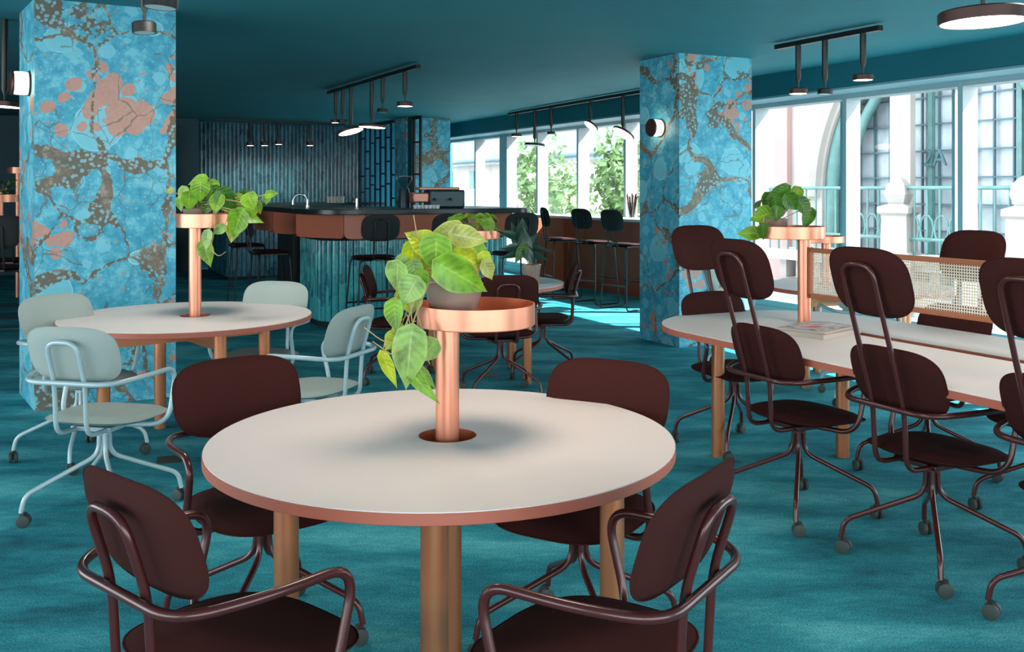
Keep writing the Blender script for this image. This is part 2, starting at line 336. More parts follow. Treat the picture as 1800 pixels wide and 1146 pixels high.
def seam(mb, w, h, place, e, curve, r=.0025, n=56):
    pts = []
    for i in range(n+1):
        a = 2*PI*i/n; ca, sa = math.cos(a), math.sin(a)
        x = math.copysign(abs(ca)**(2/e), ca)*w/2; y = math.copysign(abs(sa)**(2/e), sa)*h/2
        pts.append(place(x, y, curve*x*x))
    mb.tube(pts, r, 6, cap=False); return mb

# ------------------------------------------------------------------ room shell
def wallbox(name, u0, u1, v0, v1, z0, z1, m): return struct(MB().uvbox(u0, u1, v0, v1, z0, z1).build(name, m, smooth=False))
wallbox('floor', U0-.2, UW+.25, V0-.2, VB+.2, -.12, 0, M['carpet'])
wallbox('ceiling', U0-.2, UW+.3, V0-.2, VB+.2, CEIL, CEIL+.15, M['ceiling'])
# left wall and rear wall, both with big window openings outside the frame
mb = MB()
mb.uvbox(U0-.2, U0, V0-.2, VB+.2, 0, .2); mb.uvbox(U0-.2, U0, V0-.2, VB+.2, 2.5, CEIL); mb.uvbox(U0-.2, U0, V0-.2, -2.3, .2, 2.5); mb.uvbox(U0-.2, U0, 9.1, VB+.2, .2, 2.5); mb.uvbox(U0-.2, U0, 5.6, 5.75, .2, 2.5)
mb.uvbox(U0-.2, U0, 1.9, 2.1, .2, 2.5)
struct(mb.build('wall_left', M['wallblue'], smooth=False))
mb = MB(); mb.uvbox(U0, UW+.25, V0-.2, V0, 0, .2); mb.uvbox(U0, UW+.25, V0-.2, V0, 2.5, CEIL); mb.uvbox(U0, -4.4, V0-.2, V0, .2, 2.5); mb.uvbox(5.6, UW+.25, V0-.2, V0, .2, 2.5); mb.uvbox(.5, .7, V0-.2, V0, .2, 2.5)
struct(mb.build('wall_rear', M['wallblue'], smooth=False))
wallbox('wall_back', 2.6, UW+.25, VB, VB+.2, 0, CEIL, M['wallblue'])
wallbox('wall_back_left', U0, 2.6, VB, VB+.2, 0, CEIL, M['walldark'])
wallbox('trim_1', 2.15, 2.32, VB-.9, VB-.02, 0, CEIL-.12, M['brown'])
wallbox('trim_2', 2.32, 2.74, VB-.6, VB, 0, CEIL, M['walldark'])
# fascia over the windows, soffit, sill
wallbox('wall_right_fascia', 7.28, 7.32, V0, VB, 2.49, CEIL, M['fascia'])
wallbox('trim_3', 7.28, UW+.25, V0, VB, 2.47, 2.495, M['soffit'])
wallbox('wall_right_low', UW-.03, UW+.25, V0, VB, 0, .12, M['framegrey'])
mull = [-3.0, -1.6, -.2, 1.4, 3.3, 4.70, 6.125, 7.54, 8.96, 10.36, 11.73, 13.07, 14.42, 15.72, 16.95, 18.2]
for i in range(len(mull)-1):
    a, b2 = mull[i], mull[i+1]
    thick = .30 if abs(a-15.72) < .01 else .055
    w = struct(MB().uvbox(UW-.02, UW+.18, a-thick/2, a+thick/2, .12, 2.47).uvbox(UW-.02, UW+.18, a+.03, b2-.03, .12, .19).uvbox(UW-.02, UW+.18, a+.03, b2-.03, 2.42, 2.47).uvbox(UW+.16, UW+.20, a+.20, a+.235, .19, 2.42).build('window_%d' % (i+1), M['framegrey'], smooth=False))
    MB().uvbox(UW+.12, UW+.126, a+.03, b2-.03, .19, 2.42).build('pane', M['pane'], w, smooth=False)
# columns
def column(name, pts, m, label):
    o = MB().prism(pts, 0, CEIL).build(name, m, smooth=False); return struct(tag(o))
A = PZ(61, 723, 0).xy; B = PZ(34, 691, 0).xy; R_ = PZ(309, 697, 0).xy
column('column_left', [A, R_, R_+(B-A), B], M['marble1'], 0)
A2 = PZ(1194, 611, 0); wv = NV*.65; wu = NU*.86
column('column_right', [A2.xy, (A2+wu).xy, (A2+wu+wv).xy, (A2+wv).xy], M['marble2'], 0)
A3 = Vector((-1.86, 17.0, 0)); wu = NU*.84; wv = NV*.6
column('column_far', [A3.xy, (A3+wu).xy, (A3+wu+wv).xy, (A3+wv).xy], M['marble3'], 0)
# ribbed glazed tile wall
def ribs(mb, p0, p1, z0, z1, pitch=.06, depth=.02, seg=5):
    d = Vector(p1)-Vector(p0); L = d.length; d.normalize(); nrm = Vector((d.y, -d.x, 0)); k = max(1, round(L/pitch)); pitch = L/k
    vs = []
    for i in range(k):
        for j in range(seg+1):
            a = PI*j/seg; vs.append(Vector(p0)+d*(pitch*(i+.5)-math.cos(a)*pitch*.47)+nrm*(math.sin(a)*depth))
    n = len(vs); b = [(p.x, p.y, z0) for p in vs]+[(p.x, p.y, z1) for p in vs]
    mb.add(b, [(i, i+1, n+i+1, n+i) for i in range(n-1)]); return mb
tw = ribs(MB(), UV(2.76, VB-.03, 0), UV(5.92, VB-.03, 0), .9, CEIL-.02, .075, .03).build('wall_back_tiles', M['tileblue'], ang=80); struct(tw)

# ------------------------------------------------------------------ chairs
def make_chair(kind, pm, mm):
    t = empty('swivel_headrest_chair' if kind == 'high' else 'swivel_armchair')
    X = Vector((1, 0, 0))
    # seat pad, dished and dropping a little at the front
    def ps(a, b_, c): return Vector((a, b_+.035, .447 + c + .35*b_*b_*(-1 if b_ > 0 else .6)))
    mb = MB(); pad(mb, .475, .46, .042, ps, 3.0); seam(mb, .475, .46, ps, 3.0, 0); mb.build('seat', pm, t, ang=80)
    tl = math.radians(17); ct, st = math.cos(tl), math.sin(tl)
    def backplace(cy, cz, curve):
        def f(a, b_, c): return Vector((a, cy - b_*st + c*ct + 0, cz + b_*ct + c*st))
        return f
    if kind == 'high':
        f = backplace(-.205, .735, 0); mb = MB(); pad(mb, .45, .27, .038, f, 3.2, .35); seam(mb, .45, .27, f, 3.2, .35); mb.build('backrest', pm, t, ang=80)
        f = backplace(-.345, 1.12, 0); mb = MB(); pad(mb, .385, .275, .038, f, 3.2, .35); seam(mb, .385, .275, f, 3.2, .35); mb.build('headrest', pm, t, ang=80); top = 1.19
    else:
        f = backplace(-.225, .755, 0); mb = MB(); pad(mb, .45, .262, .036, f, 3.2, .35); seam(mb, .45, .262, f, 3.2, .35); mb.build('backrest', pm, t, ang=80); top = .82
    # hairpin back frame
    def yb(z): return -.238 - (z-.64)*.31
    for_s = []
    P = [(-.075, -.02, .405), (-.075, -.225, .405), (-.075, yb(.64), .64), (-.075, yb(top), top), (.075, yb(top), top), (.075, yb(.64), .64), (.075, -.225, .405), (.075, -.02, .405)]
    MB().tube(fillet(P, .06), .0105).build('back_frame', mm, t)
    # arm loop: one tube from under the seat, up, round the back and down again
    P = [(-.10, .02, .405), (-.28, .07, .405), (-.28, .135, .655), (-.28, -.10, .655), (-.21, -.262, .64), (.21, -.262, .64), (.28, -.10, .655), (.28, .135, .655), (.28, .07, .405), (.10, .02, .405)]
    MB().tube(fillet(P, .085, 8), .0115).build('armrest', mm, t)
    MB().box((0, 0, .405), (.2, .2, .02)).lathe([(0, .36), (.03, .36), (.03, .40), (0, .40)], n=16).build('seat_plate', mm, t, bevel=.003)
    for k in range(4):
        a = PI/4 + k*PI/2; d = Vector((math.cos(a), math.sin(a), 0)); z = Vector((0, 0, 1))
        P = [d*.02+z*.40, d*.024+z*.27, d*.325+z*.135, d*.34+z*.062]
        lg = MB().tube(fillet(P, .05), .0105).build('leg', mm, t)
        rnd = [.5, 2.1, 1.2, .2][k]; ca = Vector((math.cos(a+rnd), math.sin(a+rnd), 0)); c0 = d*.34+Vector((-ca.y, ca.x, 0))*.012+z*.028
        mb = MB()
        for s_ in (-1, 1): mb.lathe([(0, -.008), (.019, -.009), (.027, -.006), (.028, 0), (.027, .006), (.019, .009), (0, .008)], c0+ca*(.014*s_), 20, ca)
        mb.cur = 1; mb.lathe([(0, -.006), (.012, -.006), (.012, .006), (0, .006)], c0, 12, ca); mb.box(c0+z*.02, (.02, .02, .03))
        mb.build('caster', [M['caster'], M['casterhub']], lg, ang=50)
    return t
def face(o, loc, f, label=None, group=None, cat='chair', rand=True):
    o.location = loc; o.rotation_euler = (0, 0, math.atan2(-f[0], f[1])); tag(o, label, cat, group); return o
protos = {}
def chair(kind, col, loc, f, label, group):
    key = (kind, col)
    if key not in protos:
        o = make_chair(kind, M['maroon'] if col == 'm' else M['grey'], M['maroonm'] if col == 'm' else M['greym']); protos[key] = o
    else: o = dup(protos[key])
    return face(o, loc, f, label, group)
g1 = 'maroon armchairs around the nearest round table'; g2 = 'grey-green armchairs around the left round table'; g3 = 'high-backed chairs along the long table'; g4 = 'maroon armchairs around the far round table'
chair('low', 'm', (-.64, 2.19, 0), (.65, .76), 'maroon armchair in the near left corner, its back turned to the camera', g1)
chair('low', 'm', (.195, 2.17, 0), (-.83, .56), 'maroon armchair in the near right foreground, its back turned to the camera', g1)
chair('low', 'm', (-.82, 3.18, 0), (.6, -.8), 'maroon armchair at far left of the nearest round table, facing the camera', g1)
chair('low', 'm', (.215, 3.115, 0), (-.5, -.86), 'maroon armchair at far right of nearest round table, backrest top showing above it', g1)
chair('low', 'g', (-1.85, 4.39, 0), (.22, .97), 'pale grey-green armchair with its back to the camera, nearest at the left round table', g2)
chair('low', 'g', (-2.36, 5.3, 0), (.85, -.5), 'grey-green armchair against the left marbled column, its backrest shaded dark blue-grey', g2)
chair('low', 'g', (-1.56, 5.95, 0), (-.25, -.97), 'pale grey-green armchair behind the left round table, facing the camera', g2)
chair('low', 'g', (-1.02, 4.98, 0), (-.93, .35), 'grey-green armchair seen side-on at right of the left round table', g2)
chair('high', 'm', (1.31, 4.42, 0), NU, 'maroon headrest chair, farthest of three with backs to camera along the long table', g3)
chair('high', 'm', (1.654, 3.81, 0), NU, 'maroon headrest chair, middle of three with backs to camera along the long table', g3)
chair('high', 'm', (1.955, 3.21, 0), NU, 'maroon headrest chair cut off by the right edge of the photo', g3)
chair('high', 'm', (1.27, 5.52, 0), (.42, -.9), 'maroon headrest chair at the rounded end of the long table, before the column', g3)
chair('high', 'm', UV(4.13, 3.49), -NU, 'maroon headrest chair behind the cane screen on the far side of the long table', g3)
chair('high', 'm', UV(4.13, 2.79), -NU, 'maroon headrest chair whose legs and casters show beneath the long table at right', g3)
chair('low', 'm', (-.88, 7.5, 0), (1, .05), 'maroon armchair seen side-on at left of the far round table, before the bar', g4)
chair('low', 'm', (-.08, 6.9, 0), (-.2, .98), 'maroon armchair with its back to the camera, at the far round table', g4)
chair('low', 'm', (.25, 7.7, 0), (-1, .03), 'maroon armchair seen side-on at right of the far round table', g4)
chair('low', 'g', (1.86, 7.9, 0), (1, -.3), 'pale grey-green armchair just right of the right column, by the windows', 'grey-green armchairs by the windows')
chair('low', 'g', (2.45, 6.75, 0), (.1, 1), 'grey-green armchair beyond the long table, between planter post and cane screen', 'grey-green armchairs by the windows')

# ------------------------------------------------------------------ tables with planter post
def disc_hole(mb, R, r, z0, z1, n=96, c=(0, 0), hc=(0, 0)):
    vs = []
    for z in (z0, z1):
        for (rad, cc) in ((R, (0, 0)), (r, hc)):
            for i in range(n): a = 2*PI*i/n; vs.append((cc[0]+rad*math.cos(a), cc[1]+rad*math.sin(a), z))
    fs = []
    for i in range(n):
        j = (i+1) % n
        fs += [(i, n+i, n+j, j), (2*n+i, 2*n+j, 3*n+j, 3*n+i), (n+i, 3*n+i, 3*n+j, n+j), (i, j, 2*n+j, 2*n+i)]
    mb.add(vs, fs); return mb
def planter(t, stem_xy, tray_xy, z_top, hgt, R=.175, post_r=.035, z0=.60, post_z=None):
    x, y = stem_xy
    MB().lathe([(0, z0), (post_r, z0), (post_r, z_top-hgt+.004), (0, z_top-hgt+.004)], (x, y, 0), 32).build('planter_post', M['copper'], t)
    zb = z_top-hgt
    mb = MB(); mb.lathe([(0, zb), (R-.003, zb), (R, zb+.003), (R, z_top), (R-.004, z_top), (R-.004, zb+.006), (0, zb+.006)], (tray_xy[0], tray_xy[1], 0), 72)
    me = mb; o = me.build('planter_tray', M['copper'], t, ang=30)
    o.data.materials.append(M['copperin'])
    cx, cy = tray_xy
    for p in o.data.polygons:
        cp = p.center; nn = p.normal
        if cp.z > zb+.002 and math.hypot(cp.x-cx, cp.y-cy) < R-.0035 and cp.z < z_top-.0005: p.material_index = 1
def round_table(loc, label, cat_group, rot=0, R=.68, stem=(0, 0), tray=(.08, 0), ztop=1.13, hgt=.06, legr=.47, legm='bronze', beams=True, hole=.085, legs=None):
    t = empty('round_table', (loc[0], loc[1], 0), 0, label, 'table', cat_group)
    mb = MB(); disc_hole(mb, R, hole, .710, .7385, hc=stem); mb.build('edge_band', M['edge'], t, ang=30, bevel=.002)
    disc_hole(MB(), R-.002, hole+.001, .7385, .741, hc=stem).build('tabletop', M['white_top'], t, ang=30)
    MB().lathe([(hole, .7415), (hole, .66), (0, .66), ], (stem[0], stem[1], 0), 48).build('hole_lining', M['copperin'], t, ang=30)
    for k in range(4):
        a = rot+k*PI/2; x, y = legs[k] if legs else (legr*math.cos(a), legr*math.sin(a))
        MB().lathe([(0, 0), (.035, 0), (.035, .708), (0, .708)], (x, y, 0), 28).build('leg', M[legm], t)
    for k in range(2):
        a = rot+k*PI/2; d = Vector((math.cos(a), math.sin(a), 0)); e = Vector((-d.y, d.x, 0))
        MB().box((0, 0, .645), (legr*2-.06, .022, .10), (d, e, Vector((0, 0, 1)))).build('beam', M['bronze'], t, smooth=False)
    if tray: planter(t, stem, tray, ztop, hgt)
    return t
T1 = (-.2045, 2.86); T2 = (-1.875, 5.6); T4 = (-.27, 7.6); T5 = (2.62, 7.35)
round_table(T1, 'nearest round white table with terracotta edge and central copper planter post', 'round tables', math.radians(2), legs=[(.49, -.10), (.012, .17), (-.435, -.12), (.012, -.46)], stem=(.013, .01), tray=(.098, .01), ztop=1.132, hgt=.062)
round_table(T2, 'left round white table with copper planter post, among grey-green chairs', 'round tables', math.radians(39), R=.70, stem=(.04, 0), tray=(.115, 0), ztop=1.33, hgt=.078)
round_table(T4, 'far round white table before the bar, a potted rubber plant on top', 'round tables', math.radians(-35), stem=(-.02, 0), tray=(.0, 0), ztop=1.15, hgt=.065)
round_table(T5, 'round table with copper legs by the windows beyond the long table', 'round tables', math.radians(20), stem=(-.2, .1), tray=(-.26, .05), ztop=1.115, hgt=.05)
# long table: two rounded tops meeting at a slot, planter post and cane screen over the slot
t = empty('long_table', UV(3.65, 2.4), ANG, 'long white meeting table with terracotta edge and a rounded far end', 'table')
def stadium(u0, u1, v0, v1, r, n=18):
    pts = [(u0, v0), (u1, v0)]
    for k in range(n+1): a = PI/2*k/n; pts.append((u1-r+r*math.cos(a), v1-r+r*math.sin(a)))
    for k in range(n+1): a = PI/2+PI/2*k/n; pts.append((u0+r+r*math.cos(a), v1-r+r*math.sin(a)))
    return pts
SL = .12      # slot position across the table
r = .55; n = 18
endpts = []
for k in range(n+1): a = PI/2*k/n; endpts.append((.65-r+r*math.cos(a), 2.2-r+r*math.sin(a)))
for k in range(n+1): a = PI/2+PI/2*k/n; endpts.append((-.65+r+r*math.cos(a), 2.2-r+r*math.sin(a)))
outline = [(.65, -1.3)]+endpts+[(-.65, -1.3), (SL-.045, -1.3), (SL-.045, 1.22), (SL+.035, 1.22), (SL+.035, -1.3)]
mb = MB(); mb.prism(outline, .708, .7385); mb.build('edge_band', M['edge'], t, smooth=False)
mb = MB(); mb.prism(outline, .7388, .741); mb.build('tabletop', M['white_top'], t, smooth=False)
for (u, v) in ((-.25, 1.86), (.36, 1.55), (-.25, -.9), (.36, -.9)):
    MB().lathe([(0, 0), (.036, 0), (.036, .707), (0, .707)], (u, v, 0), 28).build('leg', M['bronze'], t)
MB().box((.05, .4, .655), (.02, 2.6, .07)).build('beam', M['bronze'], t, smooth=False)
planter(t, (.13, 1.60), (.04, 1.60), 1.272, .066)
sf = MB()
v0, v1, z0, z1 = .1, 1.56, .885, 1.155
for a_, b_ in (((0.13, (v0+v1)/2, z0+.0125), (.026, v1-v0, .025)), ((.13, (v0+v1)/2, z1-.0125), (.026, v1-v0, .025)), ((.13, v0+.0125, (z0+z1)/2), (.026, .025, z1-z0)), ((.13, v1-.0125, (z0+z1)/2), (.026, .025, z1-z0))): sf.box(a_, b_)
fr = sf.build('screen_frame', M['screenframe'], t, smooth=False, bevel=.004)
fr['label'] = 'copper frame of the cane screen over the long table'
for v in (.13,): MB().tube([(.13, v, .74), (.13, v, z0+.01)], .008).build('screen_support', M['bronze'], t)
mb = MB(); p = .0135; wd = .0056; u = .13
nz = int((z1-z0-.04)/p); nv = int((v1-v0-.04)/p)
for i in range(nv+1): mb.box((u, v0+.02+i*p, (z0+z1)/2), (.002, wd, z1-z0-.04))
for i in range(nz+1): mb.box((u+.001, (v0+v1)/2, z0+.02+i*p), (.002, v1-v0-.04, wd))
mb.build('cane_webbing', M['cane'], t, smooth=False)
# magazines and book on the long table
def slab(name, c, sz, rz, m, label, cat, group=None):
    o = MB().box((0, 0, sz[2]/2), sz).build(name, m, loc=c, smooth=False, bevel=.0015); o.rotation_euler = (0, 0, rz); return tag(o, label, cat, group)
c = PZ(1435, 585, .742); c.z = .7415
ba = ANG+.25
bk = slab('book', c, (.36, .30, .022), ba, M['paper'], 'large closed book, lowest of the pile on the long table', 'book', 'reading matter on the long table')
slab('magazine', c+Vector((.0, .01, .0225)), (.34, .27, .008), ba+.08, M['paper'], 'cream magazine, middle of the pile on the long table', 'magazine', 'reading matter on the long table')
mg = slab('magazine', c+Vector((.02, .03, .031)), (.30, .22, .004), ba-.1, M['papercol'], 'magazine with a red and grey cover, topmost of the pile on the long table', 'magazine', 'reading matter on the long table')
o = MB().box((0, 0, .0005), (.07, .05, .001)).build('cover_picture', mat('red_print', (.6, .06, .05), .4), mg, smooth=False); o.location = (-.05, -.02, .0041)

# ------------------------------------------------------------------ plants
def leaf(mb, base, d, nrm, L, W, droop=.18, fold=.25, rows=12):
    d = d.normalized(); nrm = (nrm-d*nrm.dot(d)).normalized(); s = d.cross(nrm); vs = []; at = []; ao_ = []
    for i in range(rows+1):
        t = i/rows; q = math.sin(PI*min(1, t**.60)); w = W/2*((q**.55 if t < .31 else q**1.15) if 0 < t < 1 else 0)
        for k in (-1, -.5, 0, .5, 1):
            back = .16*L*abs(k)*max(0, 1-t*3.2)
            p = base + d*(L*t-back) + s*(w*k) + nrm*(fold*abs(k)*w - droop*L*t*t)
            vs.append(p); at.append(abs(k)); ao_.append(t)
    if i: pass
    fs = [(i*5+k, i*5+k+1, (i+1)*5+k+1, (i+1)*5+k) for i in range(rows) for k in range(4)]
    mb.add(vs, fs); mb.a = (mb.a or [])+at; mb.al = (mb.al or [])+ao_
def plant(name, label, root, leaves, vines, pot=None, potm='pot', group=None, cat='plant', jit=.05, seed=1, fillc=None):
    """leaves: (px, py, length px, width px, tip angle in degrees clockwise from right, material index, depth)"""
    rnd = random.Random(seed); t = empty(name, root, 0, label, cat, group); root = Vector(root)
    if pot:
        r0, r1, h = pot
        MB().lathe([(0, 0), (r0-.006, 0), (r0, .006), (r1, h), (r1-.006, h), (r1-.010, h-.015), (0, h-.015)], n=40).build('pot', M[potm], t, ang=50)
        MB().lathe([(0, h-.012), (r1-.011, h-.018)], n=24).build('soil', M['soil'], t)
    fo = MB(); st = MB(); fo.a = []
    for (px, py, L, W, ang, mi, D) in leaves:
        D = D+rnd.uniform(-jit, jit); c = PD(px, py, D)-root; k = D/F
        a = math.radians(ang); tilt = rnd.uniform(-.35, .35)
        d = Vector((math.cos(a), tilt, -math.sin(a))); nrm = Vector((rnd.uniform(-.35, .35), -1, rnd.uniform(.05, .6)))
        fo.cur = mi; leaf(fo, c-d.normalized()*(L*k*.5), d, nrm, L*k*1.2, W*k*1.3, rnd.uniform(.0, .25), rnd.uniform(.1, .35))
        b0 = c-d.normalized()*(L*k*.5); h = pot[2] if pot else .1
        e = Vector((b0.x*.25, b0.y*.25, h)) if b0.z > h-.03 else b0+Vector((rnd.uniform(-.02, .04), rnd.uniform(-.02, .03), .05))
        mid = (b0+e)/2+Vector((0, 0, .015)); st.tube([e, mid, b0], .0013 if D < 4 else .0022, 5)
    if fillc:
        n_, rr, zz, Lm, mis = fillc
        for i in range(n_):
            a = rnd.uniform(0, 2*PI); q = rr*rnd.uniform(.3, 1)**.5; c = Vector((q*math.cos(a), q*math.sin(a), (pot[2] if pot else .1)+rnd.uniform(-.02, zz)))
            d = Vector((math.cos(a)+rnd.uniform(-.5, .5), math.sin(a)+rnd.uniform(-.5, .5), rnd.uniform(-.7, .4))); fo.cur = rnd.choice(mis)
            leaf(fo, c, d, Vector((rnd.uniform(-.3, .3), rnd.uniform(-.6, .1), 1)), Lm*rnd.uniform(.7, 1.2), Lm*rnd.uniform(.5, .75), rnd.uniform(.1, .5))
            st.tube([Vector((0, 0, pot[2] if pot else .1)), c*.6+Vector((0, 0, .02)), c], .0013, 5)
    fo.build('foliage', LM+[M['plantdark']], t, ang=80)
    for v in vines:
        pts = [PD(x, y, D)-root for x, y, D in v]; st.tube(fillet(pts, .05, 4), .0026 if v[0][2] < 4 else .0035, 6, r1=.0015)
    st.build('stems', M['stem'], t)
    return t
trc = Vector((T1[0]+.098-.066, T1[1]+.01, 1.132-.062+.007))
D1 = 2.80
L1 = [(766, 447, 56, 46, 92, 0, 2.74), (811, 487, 88, 50, 32, 0, 2.73), (784, 406, 50, 24, 165, 3, 2.8), (824, 417, 54, 32, 12, 3, 2.78), (739, 424, 44, 38, 215, 1, 2.8), (724, 451, 48, 28, 100, 1, 2.8),
      (801, 436, 46, 28, 10, 1, 2.85), (840, 445, 46, 30, 40, 0, 2.82), (858, 475, 32, 22, 60, 3, 2.8), (824, 456, 52, 36, 20, 1, 2.8), (707, 454, 22, 17, -70, 2, 2.8), (698, 487, 50, 36, 95, 2, 2.74),
      (729, 479, 36, 26, 80, 2, 2.78), (721, 511, 44, 38, 120, 2, 2.72), (740, 497, 36, 22, 90, 0, 2.76), (694, 554, 46, 28, 85, 0, 2.72), (710, 531, 36, 18, 60, 1, 2.78), (727, 533, 28, 25, 100, 2, 2.76),
      (719, 627, 88, 48, 96, 2, 2.68), (689, 600, 28, 26, 130, 1, 2.72), (683, 648, 54, 18, 62, 1, 2.72), (715, 582, 24, 19, 270, 0, 2.72), (752, 617, 42, 30, 130, 2, 2.76), (739, 674, 70, 20, 46, 0, 2.7), (748, 662, 42, 15, 50, 0, 2.74),
      (696, 578, 24, 12, 150, 1, 2.74), (852, 460, 30, 20, 80, 1, 2.84), (775, 425, 40, 34, 160, 0, 2.86), (800, 420, 40, 30, 60, 1, 2.9), (755, 470, 40, 30, 100, 1, 2.82), (790, 465, 40, 34, 60, 0, 2.8), (835, 430, 36, 26, 50, 4, 2.88), (780, 450, 44, 34, 80, 4, 2.88), (820, 440, 44, 34, 30, 4, 2.9), (745, 445, 44, 34, 120, 4, 2.88)]
plant('potted_philodendron', 'large trailing philodendron in a glossy taupe pot on the nearest copper planter tray', trc, L1,
      [[(765, 470, 2.82), (738, 478, 2.76), (722, 520, 2.74), (722, 560, 2.72), (735, 600, 2.73), (756, 640, 2.74)], [(735, 500, 2.76), (718, 560, 2.72), (700, 605, 2.70), (672, 600, 2.70), (640, 575, 2.70)], [(700, 610, 2.7), (690, 625, 2.7), (655, 600, 2.7)],
       [(770, 475, 2.8), (745, 440, 2.78), (733, 415, 2.77), (727, 378, 2.76)], [(760, 480, 2.8), (728, 560, 2.72), (715, 600, 2.71), (735, 655, 2.72)], [(742, 500, 2.78), (730, 545, 2.76), (745, 585, 2.75), (757, 600, 2.76)]],
      (.066, .088, .115), 'pot', 'trailing plants on planter trays', jit=.03, seed=3)
tr2 = Vector((T2[0]+.115-.07, T2[1], 1.33-.078+.007))
L2 = [(347, 318, 32, 17, 170, 0, 5.5), (352, 335, 30, 26, 92, 0, 5.45), (321, 339, 20, 15, 120, 2, 5.5), (332, 354, 30, 22, 100, 0, 5.45), (317, 358, 22, 14, 80, 0, 5.5), (362, 354, 30, 24, 120, 0, 5.5), (379, 344, 30, 24, 60, 4, 5.5), (382, 358, 28, 24, 100, 0, 5.45),
      (398, 350, 36, 28, 50, 4, 5.5), (404, 363, 30, 26, 90, 0, 5.5), (423, 358, 30, 28, 80, 0, 5.45), (441, 355, 28, 24, 60, 0, 5.45), (443, 371, 24, 18, 90, 1, 5.4), (418, 392, 42, 30, 110, 0, 5.35), (435, 382, 44, 22, 15, 0, 5.38), (410, 408, 28, 22, 100, 1, 5.35),
      (477, 341, 20, 12, -10, 0, 5.4), (469, 350, 16, 12, 100, 0, 5.4), (385, 404, 22, 14, 150, 2, 5.38), (364, 421, 28, 17, 100, 2, 5.35), (363, 445, 38, 22, 75, 0, 5.35), (298, 335, 14, 10, 180, 3, 5.5), (372, 330, 24, 18, 130, 0, 5.55), (340, 345, 26, 20, 70, 4, 5.55), (365, 362, 26, 20, 110, 4, 5.55), (455, 365, 18, 14, 80, 0, 5.42), (432, 348, 24, 20, 100, 4, 5.5)]
plant('potted_philodendron', 'trailing philodendron on the copper planter tray of the left round table', tr2, L2,
      [[(360, 360, 5.5), (400, 350, 5.45), (440, 360, 5.42), (480, 342, 5.4)], [(375, 372, 5.45), (378, 400, 5.38), (372, 430, 5.36), (366, 455, 5.36)], [(372, 440, 5.36), (385, 452, 5.36), (397, 442, 5.36)], [(340, 350, 5.5), (315, 342, 5.5), (297, 335, 5.5)]],
      (.055, .075, .10), 'pot', 'trailing plants on planter trays', jit=.05, seed=5)
tl = UV(3.65, 2.4)+NU*.04+NV*1.60; tr3 = tl+NU*-.03+NV*.03; tr3.z = 1.272-.066+.007
tr3.x -= .055
L3 = [(1367, 339, 38, 18, 150, 4, 5.25), (1350, 355, 28, 22, 110, 4, 5.25), (1363, 358, 26, 20, 80, 4, 5.2), (1390, 355, 30, 24, 50, 4, 5.2), (1399, 341, 22, 18, 120, 0, 5.3), (1415, 350, 20, 6, 5, 0, 5.3), (1413, 364, 34, 22, 50, 4, 5.2), (1420, 384, 32, 18, 115, 4, 5.2), (1339, 379, 32, 27, 165, 0, 5.25),
      (1365, 376, 24, 18, 100, 4, 5.15), (1317, 410, 32, 20, 178, 0, 5.2), (1342, 407, 24, 22, 80, 4, 5.15), (1333, 358, 16, 8, -50, 4, 5.3), (1380, 346, 24, 18, 60, 4, 5.3), (1375, 362, 28, 22, 90, 4, 5.3)]
plant('potted_philodendron', 'dark green philodendron in a brown pot on the planter tray of the long table', tr3, L3, [[(1370, 375, 5.3), (1350, 385, 5.2), (1345, 400, 5.15), (1325, 408, 5.2)]], (.070, .078, .10), 'pot2', 'trailing plants on planter trays', jit=.04, seed=8)
plant('potted_plant', 'small bushy green plant in a pot on the planter tray of the far round table', (T4[0]-.01, T4[1], 1.15-.065+.007), [(800, 385, 26, 12, 160, 0, 7.5), (792, 392, 18, 10, 100, 0, 7.5), (860, 398, 24, 18, 60, 0, 7.5), (850, 388, 26, 16, 30, 0, 7.5)], [],
      (.045, .055, .09), 'pot', 'trailing plants on planter trays', jit=.05, seed=9, fillc=(46, .15, .10, .06, [0, 4, 0, 1]))
rp = PZ(925, 500, .742)
plant('potted_rubber_plant', 'dark rubber plant in a taupe pot standing on the far round table', (T4[0]+.42, T4[1]-.15, .742), [(922, 425, 44, 20, -95, 5, 7.4), (908, 415, 40, 18, -110, 5, 7.5), (895, 412, 36, 12, 200, 5, 7.4), (902, 435, 36, 12, 175, 5, 7.4), (935, 430, 30, 16, -60, 5, 7.5), (948, 438, 34, 10, 10, 5, 7.4), (945, 450, 30, 10, 20, 5, 7.4), (900, 448, 34, 10, 170, 5, 7.4), (915, 445, 30, 14, 120, 4, 7.35), (930, 450, 26, 14, 60, 5, 7.35), (918, 400, 26, 16, -90, 5, 7.45)], [],
      (.055, .075, .15), 'pot', None, jit=.04, seed=10)

# ------------------------------------------------------------------ bar
ZT = 1.265; ZB = 1.21
bar = empty('bar_counter', UV(3.8, 10.5), 0, 'long bar with black stone top, terracotta upper panels and ribbed teal tiles', 'bar')
o_ = bar.location.copy()
def loc_(p): return p-o_
def uvpoly(pts): return [loc_(UV(u, v)).xy for u, v in pts]
def arc(cu, cv, r, a0, a1, n=8): return [(cu+r*math.cos(math.radians(a0+(a1-a0)*i/n)), cv+r*math.sin(math.radians(a0+(a1-a0)*i/n))) for i in range(n+1)]
top = arc(3.1, 10.05, .55, 180, 270)+arc(4.85, 9.65, .15, 270, 360)+[(5.0, 10.9), (3.5, 11.3), (3.5, 12.7), (2.55, 12.7)]
MB().prism(uvpoly(top), ZB, ZT).build('countertop', M['black'], bar, bevel=.006, ang=30)
